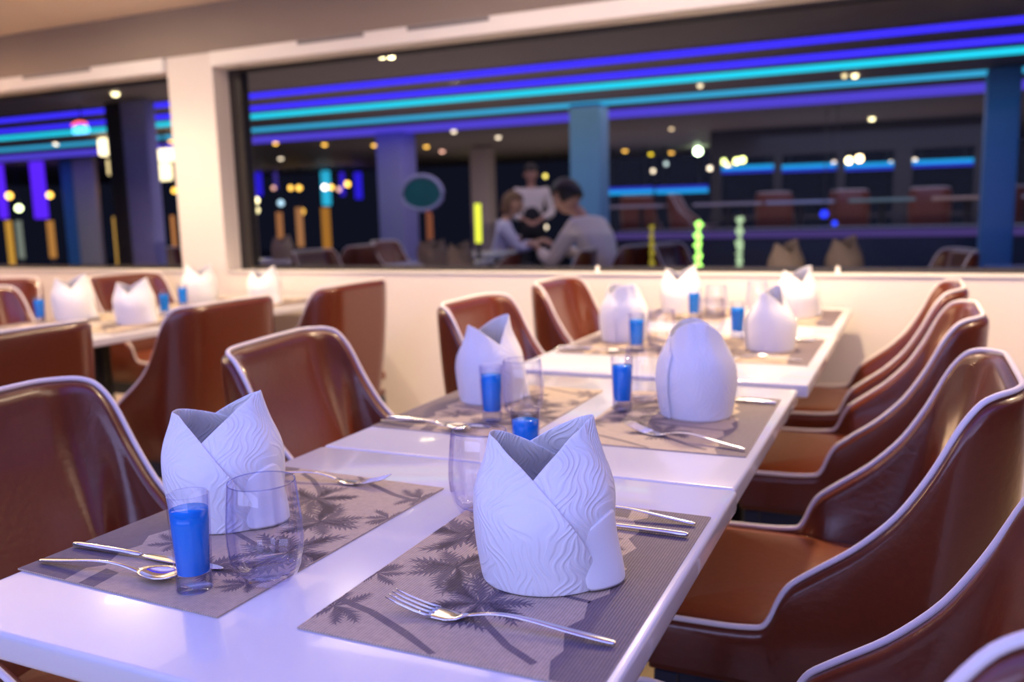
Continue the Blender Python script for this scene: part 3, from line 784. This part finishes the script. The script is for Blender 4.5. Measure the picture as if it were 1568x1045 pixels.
panel('upright_screen', 490, 505, 262, 315, 15.5, (.03, .50, .75), .8, 'cyan upright light in the middle of the reflected hall', 'light panel')
panel('upright_screen', 519, 526, 264, 300, 15.5, (.05, .02, .8), .6, 'narrow blue upright light right of the cyan one', 'light panel')
panel('upright_screen', 541, 553, 264, 305, 15.5, (.03, .015, .8), .7, 'blue upright light nearest the lilac column', 'light panel')
# lit neon sign in the left window: red arc above a row of blue loops
sg = thing('neon_sign', 'small neon sign, red arc over a row of blue loops', 'sign', tuple(at(122, 196, 5.0)))
d = (at(122, 196, 5.0)-CAM).dot(FW)/FPX
bm = bmesh.new(); tube(bm, [((-16+4*i)*d, 0, (5+4*sin(pi*i/8))*d) for i in range(9)], 1.6*d, 6); obj('red_arc', bm, emit('neon_red', (1, .12, .12), 2.2), sg)
for k in range(4):
    bm = bmesh.new(); tube(bm, [((-12+8*k+4.5*cos(2*pi*i/14))*d, .01, (-3+4.5*sin(2*pi*i/14))*d) for i in range(14)], 1.3*d, 6, closed=True); obj('blue_loop', bm, bpy.data.materials.get('neon_blue') or emit('neon_blue', (.12, .55, 1), 3), sg)
bm = bmesh.new(); tube(bm, [(0, .02, 7*d), (0, .02, ZH-sg.location.z-.02)], .006, 6); obj('hanger', bm, M['post_dark'], sg)

# columns of the hall
def column(px0, px1, Y, m, lab, dep=.3, z0=0):
    a, b = at(px0, 250, Y), at(px1, 250, Y)
    bm = B(-abs(b.x-a.x)/2, abs(b.x-a.x)/2, 0, dep, z0, ZH-.02, bev=.02)
    t = thing('reflected_column', lab, 'column', ((a.x+b.x)/2, Y, 0))
    obj('shaft', bm, M[m], t)
    w = abs(b.x-a.x)/2
    obj('plinth', B(-w-.02, w+.02, -.02, dep+.02, 0, .12, bev=.01), M['post_dark'], t)
    return t
column(872, 918, 7.62, 'post_blue', 'blue lit column in the middle of the reflected hall, behind the leaning man')
column(576, 616, 8.9, 'post_lilac', 'lilac column left of the teal oval panel', .35)
column(1506, 1558, 7.4, 'post_blue', 'blue lit column near the right edge')
column(719, 746, 12, 'post_beige', 'narrow pale column in the middle distance')
column(166, 190, 5.0, 'post_dark', 'dark left half of the double column in the left window', .1)
column(190, 228, 5.0, 'post_lilac', 'violet right half of the double column in the left window', .12)
column(90, 108, 9.5, 'post_blue', 'blue column in the left window', .06)
column(109, 142, 9.4, 'post_beige', 'pale column in the left window, beside the blue one', .08)

# teal oval panel on a stand
c0 = at(646, 298, 8.2); dd = (c0-CAM).dot(FW)/FPX
t = thing('oval_panel', 'teal oval panel with a grey rim on an orange stand', 'sign', (c0.x, 8.2, 0))
bm = bmesh.new(); n = 40
def ov(s): return [(36*s*dd*cos(2*pi*k/n), 0, c0.z+28*s*dd*sin(2*pi*k/n)*(1 if sin(2*pi*k/n) > 0 else .85)) for k in range(n)]
for yy in (0, .03): bm.faces.new([bm.verts.new((x, yy, z)) for x, _, z in ov(.93)])
bm.verts.ensure_lookup_table()
for k in range(n): bm.faces.new((bm.verts[k], bm.verts[(k+1) % n], bm.verts[n+(k+1) % n], bm.verts[n+k]))
obj('panel', bm, M['teal'], t, smooth=False)
bm = bmesh.new(); tube(bm, ov(1), 3.2*dd, 8, closed=True); obj('rim', bm, M['post_lilac'], t)
orange = mat('orange_lacquer', (.55, .13, .04), .4)
bm = bmesh.new(); tube(bm, [(10*dd, .01, 0), (10*dd, .01, c0.z-25*dd)], .03, 10); obj('stand', bm, orange, t)
bm = bmesh.new(); lathe(bm, [(0, 0), (.2, 0), (.2, .02), (0, .02)], 24, (10*dd, .01, 0)); obj('foot', bm, M['post_dark'], t)

# city light reflected on water, modelled as glowing upright streaks
def gstreak(px, py0, py1, Y, col, s, lab, wpx=10, wob=0):
    a, b = at(px, py0, Y), at(px, py1, Y); d = (a-CAM).dot(FW)/FPX
    key = 'tube_%d_%d_%d_%d' % (int(col[0]*99), int(col[1]*99), int(col[2]*99), int(s*10))
    m = bpy.data.materials.get(key) or emit(key, col, s)
    t = thing('light_streak', lab, 'light tube', (b.x, Y, 0))
    n = 12
    bm = bmesh.new(); tube(bm, [(wob*d*sin(i*1.9), 0, b.z+(a.z-b.z)*i/n) for i in range(n+1)], [wpx*.5*d*(1+.25*sin(i*2.3+px)*(1 if wob else 0)) for i in range(n+1)], 10)
    obj('glow', bm, m, t)
    bm = bmesh.new(); lathe(bm, [(0, 0), (.09, 0), (.09, .015), (.02, .03), (.02, max(.05, b.z-.002)), (0, max(.05, b.z-.002))], 14); obj('foot', bm, M['post_dark'], t)
gstreak(733, 312, 372, 6.25, (.85, .90, .06), 1.1, 'lime yellow reflected streak below the pale column', 10)
gstreak(1069, 340, 414, 4.6, (.42, 1, .15), 2.2, 'brightest green white wavy reflected streak', 10, 2.5)
gstreak(1132, 332, 408, 5.0, (.55, .75, .42), .75, 'pale green reflected streak right of the bright one', 11, .8)
gstreak(998, 345, 410, 5.2, (.55, .42, .05), .5, 'dim amber reflected streak left of the bright green one', 8, 1)
for px, a, b, c, s, wd, l in ((391, 322, 378, (.75, .62, .35), .5, 9, 'pale yellow reflected streak beside the window frame'), (431, 325, 385, (.65, .26, .10), .45, 10, 'first dull orange reflected streak from the window frame'),
                    (461, 318, 378, (.70, .30, .12), .45, 11, 'second dull orange reflected streak from the window frame'), (502, 318, 392, (.62, .25, .04), .5, 14, 'widest orange reflected streak below the cyan upright light'),
                    (660, 328, 398, (.45, .14, .07), .4, 10, 'dark orange tube below the teal oval panel'),
                    (20, 338, 410, (.85, .42, .06), .6, 9, 'orange reflected streak at the far left of the left window'), (34, 338, 396, (.45, .50, .40), .35, 9, 'dim grey green reflected streak in the left window'), (82, 338, 395, (.80, .34, .08), .5, 10, 'orange reflected streak left of the pale column'),
                    (184, 332, 410, (.90, .48, .10), .6, 9, 'bright orange reflected streak below the dark column'), (228, 328, 395, (.55, .52, .50), .4, 9, 'pale grey reflected streak right of the double column'), (240, 328, 400, (.80, .34, .18), .5, 9, 'peach reflected streak right of the double column'), (270, 330, 408, (.85, .32, .10), .5, 6, 'orange reflected streak at the column rim of the left window')):
    gstreak(px, a, b, 6.4, c, s, l, wd)

# lattice partition on the right with cyan and blue light bars behind it
YL = 12.0
t = thing('lattice_partition', 'black framed partition with open bays on the right of the reflected hall', 'partition', (at(1300, 300, YL).x, YL, 0))
ox = t.location.x; DK = .42
struct('floor_raised_deck', B(-3.2, 5.5, 9.72, 17.0, 0, DK, bev=.01), M['hallfloor'])
a, b = at(1088, 246, YL), at(1502, 246, YL)
obj('header', B(a.x-ox, b.x-ox, -.04, .04, 1.80, ZH-.002), M['post_dark'], t, smooth=False)
obj('sill_rail', B(a.x-ox, b.x-ox, -.04, .04, .93, .99), M['post_dark'], t, smooth=False)
for p0, p1 in ((1091, 1104), (1185, 1196), (1282, 1293), (1368, 1396), (1491, 1503)):
    u, v = at(p0, 280, YL).x-ox, at(p1, 280, YL).x-ox
    obj('post', B(u, v, -.045, .045, DK, 1.80), M['post_dark'], t, smooth=False)
def bar2(p0, p1, pyl, pyr, Y, lab, flip=False):
    a, b = at(p0, pyl, Y), at(p1, pyr, Y); d = (a-CAM).dot(FW)/FPX
    t = thing('light_bar', lab, 'light bar', (a.x, Y, a.z)); L = b.x-a.x
    h = 5*d; s = -1 if flip else 1
    for fx in (.15, .85):
        bm = bmesh.new(); tube(bm, [(L*fx, .06, h), (L*fx, .06, ZH-a.z-.001)], .008, 6); obj('hanger', bm, M['post_dark'], t)
    for nm, m, z0, z1 in (('cyan_band', 'led_cyan2', 0, h*1.15), ('blue_band', 'led_blue', -h, 0)):
        if flip: z0, z1 = -z1, -z0
        obj(nm, B(0, L, 0, .12, z0+.001*(s), z1), bpy.data.materials['led_bar_cyan'] if nm[0] == 'c' else bpy.data.materials['led_bar_blue'], t, smooth=False)
emit('led_bar_cyan', (.01, .38, .85), .85); emit('led_bar_blue', (.03, .05, .75), .6)
bar2(1104, 1186, 261, 259, 14, 'first two tone light bar behind the lattice, below the yellow cluster')
bar2(1196, 1282, 259, 256, 14, 'second two tone light bar behind the lattice')
bar2(1293, 1368, 257, 254, 14, 'third two tone light bar behind the lattice')
bar2(1397, 1491, 252, 246, 14, 'rightmost two tone light bar behind the lattice')
bar2(925, 998, 293, 291, 14.2, 'low light bar beside the blue column', True)
bar2(1004, 1082, 291, 289, 14.2, 'low light bar left of the lattice', True)
# benches and tables of the far deck, bar counter with a violet edge
t = thing('bar_counter', 'long dark bar counter with a violet lit edge across the right of the reflected hall', 'counter', (1.5, 8.6, 0))
a = at(940, 352, 8.6).x-1.5
obj('body', B(a, 3.5, .02, .6, 0, .86), M['counter'], t, smooth=False)
obj('lit_edge', B(a, 3.5, -.01, .019, .80, .87), emit('violet_edge', (.10, .06, .26), .5), t, smooth=False)
obj('worktop', B(a, 3.5, .02, .65, .861, .89), M['counter'], t, smooth=False)
rnd = random.Random(8)
cols = [(.34, .31, .38), (.30, .36, .55), (.22, .38, .33), (.48, .33, .24)]
lm = [mat('far_cloth_%d' % i, c, .5) for i, c in enumerate(cols)]
FT = [(-1.65, 10.7, .75, 'below the first lattice bay'), (-.80, 10.9, .75, 'below the second lattice bay'), (.15, 10.6, .7, 'in front of the third lattice post'), (1.05, 10.9, .75, 'below the fourth lattice bay'), (2.0, 10.7, .8, 'behind the right blue column'),
      (-1.9, 13.2, 1.0, 'behind the first lattice bay'), (-.5, 13.4, 1.0, 'behind the second lattice bay'), (.9, 13.2, 1.0, 'behind the fourth lattice bay'), (-2.75, 10.6, .65, 'between the blue column and the lattice')]
for i, (x, Y, wd, l) in enumerate(FT):
    t = thing('far_table', 'dim table of the raised deck, ' + l, 'table', (x, Y, DK), 0, 'tables of the raised deck')
    obj('tabletop', B(-wd/2, wd/2, -.33, .33, .715, .75, bev=.012), lm[i % 4], t)
    bm = bmesh.new(); lathe(bm, [(0, 0), (.2, 0), (.2, .02), (.03, .04), (.03, .714), (0, .714)], 14); obj('pedestal', bm, M['post_dark'], t)
for x, Y, rz_, l in ((-2.15, 10.7, pi, 'left of the first bay table'), (-1.22, 11.75, -pi/2, 'between the first and second lattice bays'), (-.28, 11.75, -pi/2, 'between the second and third lattice bays'), (.66, 11.75, -pi/2, 'in the fourth lattice bay'), (1.55, 12.6, -pi/2, 'behind the rightmost lattice post'), (-3.0, 11.4, -pi/2, 'beside the blue column')):
    chair('dim chair of the raised deck, ' + l, x, Y, rz_, 'chairs of the raised deck').location.z = DK
bulb(1262, 328, (.02, .04, 1), 1.6, Y=10, lab='upper small deep blue lamp left of the third lattice post', dpx=12, kind='hanging_lamp')
bulb(1278, 342, (.02, .06, 1), 1.6, Y=9.4, lab='lower small deep blue lamp left of the third lattice post', dpx=8, kind='hanging_lamp')

# reflected dining furniture, built just behind the glass
HT = [(-.40, .30, 3.55, 4.25, 'dim table reflected in the glass, straight across from the fourth table'), (-2.65, -1.95, 4.2, 4.9, 'dim table reflected in the glass, straight across from the left row'), (-3.75, -3.05, 6.6, 7.3, 'dim table behind the leaning person'), (-5.2, -4.5, 5.6, 6.3, 'dim table below the lilac column'), (.9, 1.6, 4.6, 5.3, 'dim table reflected in the glass at the right')]
for x0, x1, y0, y1, l in HT: table(l, x0, x1, y0, y1)
for x, y, r, l in ((.55, 4.6, .3, 'dim chair reflected in the glass right of the third lattice post'), (-.95, 5.7, 2.9, 'dim chair reflected in the glass under the first lattice bay'), (-1.7, 5.0, .2, 'dim chair reflected in the glass below the lime streak'), (-3.6, 5.0, 3.0, 'dim chair reflected in the glass left of the lime streak'), (1.9, 5.0, .1, 'dim chair reflected in the glass at the far right'), (-4.12, 5.9, .0, 'dim chair reflected in the glass below the lilac column'), (-4.15, 6.9, 3.1, 'dim chair in front of the seated diner'), (-5.95, 5.7, 3.0, 'dim chair reflected in the glass under the orange streaks')):
    chair(l, x, y, r)
hn = mat('dimmed_napkin_cloth', (.25, .185, .13), .8)  # weak reflection of the white napkins put into the cloth colour
for x, y, s, l in ((-.05, 3.85, 1.25, 'dim napkin reflected in the glass, under the first lattice bay'), (.20, 4.1, 1.3, 'dim napkin reflected in the glass, left of the third lattice post'), (-2.15, 4.4, 1.2, 'dim napkin reflected in the glass, right of the teal oval stand'), (-2.5, 4.7, 1.2, 'dim napkin reflected in the glass, left of the teal oval stand'), (-4.8, 5.9, 1.3, 'dim napkin reflected in the glass under the lilac column'), (-3.0, 5.45, 1.1, 'dim napkin reflected in the glass near the leaning man'), (1.2, 4.9, 1.2, 'dim napkin reflected in the glass at the right')):
    o = napkin(l, x, y, VR+.4, s, src=N4, z=.7505)
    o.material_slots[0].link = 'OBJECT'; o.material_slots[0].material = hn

# ------------------------------------------------------------------ people in the hall
def skin_obj(name, chains, m, parent, lvl=2):
    # chains: lists of (pos, radius); the first vertex of the first chain is the root; chains may start at ('i', index) of chain 0
    me = bpy.data.meshes.new(name); vs, es, rs = [], [], []; idx = {}
    for ch in chains:
        prev = None
        for item in ch:
            if isinstance(item, int): prev = item; continue
            p, r = item; vs.append(p); rs.append(r if isinstance(r, tuple) else (r, r)); k = len(vs)-1
            if prev is not None: es.append((prev, k))
            prev = k
    me.from_pydata(vs, es, []); me.materials.append(m)
    o = bpy.data.objects.new(name, me); COL.objects.link(o)
    if parent: o.parent = parent
    md = o.modifiers.new('skin', 'SKIN'); md.use_smooth_shade = True
    for i, r in enumerate(rs): me.skin_vertices[0].data[i].radius = r
    me.skin_vertices[0].data[0].use_root = True
    s = o.modifiers.new('sub', 'SUBSURF'); s.levels = lvl; s.render_levels = lvl
    return o
def head(bm_parent, c, fwd, m_skin, m_hair, long_hair=False, r=.098):
    # head facing fwd (unit vector, horizontal-ish)
    f = Vector(fwd).normalized(); up = Vector((0, 0, 1)); s = f.cross(up).normalized(); up = s.cross(f)
    R3 = Matrix((s, f, up)).transposed()
    c = Vector(c)
    def P(x, y, z): return c + R3 @ Vector((x, y, z))
    bm = bmesh.new(); bmesh.ops.create_uvsphere(bm, u_segments=24, v_segments=18, radius=1)
    for v in bm.verts:
        x, y, z = v.co
        jaw = 1-.28*max(0, -z)*(1 if z < 0 else 0)
        yy = y*r*1.05*(1-.12*max(0, -z)) + (.012 if y > 0 and z < -.5 else 0)
        v.co = P(x*r*.80*jaw, yy, z*r*1.22)
    # nose
    for dz, dy, rr in ((.012, r*1.02, .011), (-.006, r*1.10, .014), (-.020, r*1.12, .016)):
        bmesh.ops.create_uvsphere(bm, u_segments=8, v_segments=6, radius=rr, matrix=Matrix.Translation(P(0, dy, dz)))
    for sx in (-1, 1):
        bmesh.ops.create_uvsphere(bm, u_segments=8, v_segments=6, radius=.02, matrix=Matrix.Translation(P(sx*r*.82, -.005, -.006)))
    obj('head', bm, m_skin, bm_parent)
    for sx in (-1, 1):
        bm = bmesh.new(); bmesh.ops.create_uvsphere(bm, u_segments=8, v_segments=6, radius=.0095, matrix=Matrix.Translation(P(sx*.032, r*.97, .012))); obj('eye', bm, M['eye'], bm_parent)
    bm = bmesh.new(); tube(bm, [P(-.022, r*.93, -.052), P(0, r*1.0, -.054), P(.022, r*.93, -.052)], [.003, .006, .003], 6); obj('mouth', bm, M['lip'], bm_parent)
    bm = bmesh.new(); bmesh.ops.create_uvsphere(bm, u_segments=24, v_segments=16, radius=1)
    kill = []
    for v in bm.verts:
        x, y, z = v.co
        if (y > .25 and z < .35) or z < -.55: kill.append(v)
        rr = 1+.03*sin(9*x+5*z)
        v.co = P(x*r*.93*rr, y*r*1.17*rr-.006, z*r*1.33*rr+.004-(.07 if long_hair and z < -.1 else 0))
    bmesh.ops.delete(bm, geom=kill, context='VERTS')
    o = obj('hair', bm, m_hair, bm_parent); md = o.modifiers.new('t', 'SOLIDIFY'); md.thickness = .018; md.offset = 0
def hand(parent, wrist, direction, m):
    d = Vector(direction).normalized(); s = d.cross(Vector((0, 0, 1)))
    s = s.normalized() if s.length > .1 else Vector((1, 0, 0)); dn = d.cross(s).normalized()
    w0 = Vector(wrist)
    chains = [[(tuple(w0), .024), (tuple(w0+d*.04), (.036, .018)), (tuple(w0+d*.085), (.040, .016))]]
    for k, (o_, L) in enumerate(((-.030, .065), (-.010, .078), (.010, .072), (.030, .056))):
        b = w0+d*.085+s*o_
        chains.append([2, (tuple(b+d*.008), .0095), (tuple(b+d*(L*.5)+dn*.008), .0085), (tuple(b+d*L+dn*.028), .007)])
    chains.append([1, (tuple(w0+d*.05-s*.042), .011), (tuple(w0+d*.085-s*.060+dn*.010), .009)])
    return skin_obj('hand', chains, m, parent, 1)
def person(label, loc, J, shirt, trousers, headpos, fwd, hairm, sit, rz=0, vest=None, long_hair=False):
    t = thing('person', label, 'person', loc, rz)
    L = lambda k: tuple(J[k])
    body = [[(L('pelvis'), (.10, .085)), (L('waist'), (.085, .07)), (L('chest'), (.09, .07)), (L('neckb'), (.055, .05)), (L('neck'), .052), (tuple(Vector(headpos)-Vector((0, 0, .05))), .05)]]
    for s in ('l', 'r'):
        body.append([2, (L('sh_'+s), .048), (L('el_'+s), .040), (L('wr_'+s), .026)])
        body.append([0, (L('hip_'+s), .085), (L('kn_'+s), .058), (L('an_'+s), .038), (tuple(Vector(L('an_'+s))+Vector(J['toe'])), .035)])
    skin_obj('body', body, M['skin'], t)
    sh = [[(L('pelvis'), (.150, .125)), (L('waist'), (.138, .112)), (L('chest'), (.172, .130)), (tuple(Vector(L('neckb'))*.85+Vector(L('chest'))*.15), (.085, .075))]]
    for s in ('l', 'r'):
        e, wv = Vector(L('el_'+s)), Vector(L('wr_'+s))
        sh.append([2, (L('sh_'+s), .074), (L('el_'+s), .055), (tuple(e.lerp(wv, .8)), .045)])
    skin_obj('shirt', sh, shirt, t)
    tr = [[(tuple(Vector(L('pelvis'))-Vector((0, 0, .02))), (.155, .128)), ]]
    for s in ('l', 'r'):
        tr.append([0, (L('hip_'+s), .098), (L('kn_'+s), .072), (tuple(Vector(L('kn_'+s)).lerp(Vector(L('an_'+s)), .9)), .055)])
    skin_obj('trousers', tr, trousers, t)
    if vest:
        skin_obj('waistcoat', [[(L('pelvis'), (.156, .13)), (L('waist'), (.146, .12)), (tuple(Vector(L('waist')).lerp(Vector(L('chest')), .75)), (.172, .137))]], vest, t)
    head(t, headpos, fwd, M['skin'], hairm, long_hair)
    for s in ('l', 'r'):
        hand(t, L('wr_'+s), Vector(L('wr_'+s))-Vector(L('el_'+s)), M['skin'])
    return t
# seated pose, facing +y locally, lean = forward bend
def seated(lean=.0, reach=.3, hz=.72):
    J = dict(pelvis=(0, 0, .54), hip_l=(-.1, .02, .52), hip_r=(.1, .02, .52), kn_l=(-.13, .42, .50), kn_r=(.13, .42, .50), an_l=(-.13, .40, .09), an_r=(.13, .40, .09), toe=(0, .13, -.05))
    a = lean; u = Vector((0, sin(a), cos(a)))
    b = Vector((0, 0, .54)); J['waist'] = tuple(b+u*.16); J['chest'] = tuple(b+u*.36); J['neckb'] = tuple(b+u*.52+Vector((0, .02, 0))); J['neck'] = tuple(b+u*.56+Vector((0, .035, 0)))
    for s, k in (('l', -1), ('r', 1)):
        sh = b+u*.44+Vector((k*.18, 0, 0)); J['sh_'+s] = tuple(sh); el = sh+Vector((k*.05, .12+.1*sin(a), -.24)); J['el_'+s] = tuple(el)
        J['wr_'+s] = (k*.12, el.y+reach, hz)
    hp = b+u*.68+Vector((0, .07+.04*sin(a), 0))
    return J, tuple(hp)
J, hp = seated(.42, .20, .80)
pm = at(874, 303, 5.7)
person('person in a pale shirt leaning forward over a table, back to the window, black hair', (pm.x+.33, 5.62, 0), J, M['shirt'], M['vest'], hp, (0, 1, -.5), M['hair'], True, rz=radians(75)).scale = (1.06,)*3
chair('dim chair under the leaning person in the pale shirt', pm.x+.39, 5.62, radians(-15))
J, hp = seated(.15, .22, .80)
person('seated person in a lilac shirt with brown hair, left of the standing waiter', (-3.55, 7.9, 0), J, M['shirtl'], M['vest'], hp, (.3, 1, -.2), M['hairb'], True, rz=radians(-60), long_hair=True)
chair('dim chair under the seated person in the lilac shirt', -3.55, 7.9, radians(-60)+pi/2)
J = dict(pelvis=(0, 0, .92), waist=(0, .01, 1.08), chest=(0, 0, 1.28), neckb=(0, 0, 1.43), neck=(0, .01, 1.48), hip_l=(-.1, 0, .88), hip_r=(.1, 0, .88), kn_l=(-.11, .02, .48), kn_r=(.11, .04, .48), an_l=(-.11, 0, .09), an_r=(.11, .0, .09), toe=(0, .13, -.05),
         sh_l=(-.19, 0, 1.38), sh_r=(.19, 0, 1.38), el_l=(-.27, .03, 1.10), el_r=(.27, .03, 1.10), wr_l=(-.10, .22, 1.02), wr_r=(.10, .22, 1.02))
person('standing waiter in white shirt and black waistcoat with hands held together', (-4.05, 10.0, 0), J, M['shirt'], M['vest'], (0, .02, 1.60), (0, 1, -.15), M['hair'], False, rz=radians(205), vest=M['vest'])
table('dim table in front of the leaning person', -3.25, -2.6, 5.2, 5.85)

# ------------------------------------------------------------------ repeats share a group phrase
for o in list(S.objects):
    if o.parent or 'category' not in o or 'group' in o: continue
    k = o.name.split('.')[0]; l = o['label']; y = o.location.y; x = o.location.x
    g = None
    if k == 'dining_chair': g = 'dim chairs reflected in the glass' if y > 3 else 'chairs of the left row' if x < -1.2 else 'chairs around the near tables'
    elif k == 'dining_table': g = 'dim tables reflected in the glass' if y > 3 else 'tables of the left row' if x < -1.2 else 'near tables in one line'
    elif k == 'placemat': g = 'palm print placemats'
    elif k == 'folded_napkin': g = 'dim napkins reflected in the glass' if y > 3 else 'folded white napkins on the tables'
    elif k in ('fork', 'knife', 'spoon'): g = 'steel %s on the placemats' % {'fork': 'forks', 'knife': 'knives', 'spoon': 'spoons'}[k]
    elif k == 'shot_glass': g = 'shot glasses of blue drink'
    elif k == 'tumbler': g = 'empty ribbed tumblers'
    elif k == 'led_strip': g = 'LED ceiling strips reflected in the window' if y > 3 else 'LED ceiling strips of the room'
    elif k == 'ceiling_lamp': g = 'small ceiling lamps reflected in the glass'
    elif k == 'ceiling_downlight': g = 'warm ceiling lamps of the room'
    elif k == 'hanging_lamp': g = 'small hanging lamps of the reflected hall'
    elif k == 'lantern': g = 'warm lanterns in the left window'
    elif k == 'upright_screen': g = 'upright coloured lights of the reflected hall'
    elif k == 'light_streak': g = 'reflected light streaks'
    elif k == 'reflected_column': g = 'columns of the reflected hall'
    elif k == 'light_bar': g = 'two tone light bars'
    elif k == 'roller_blind_box': g = 'roller blind boxes'
    elif k == 'window_catch': g = 'window catches on the sill'
    if g: o['group'] = g
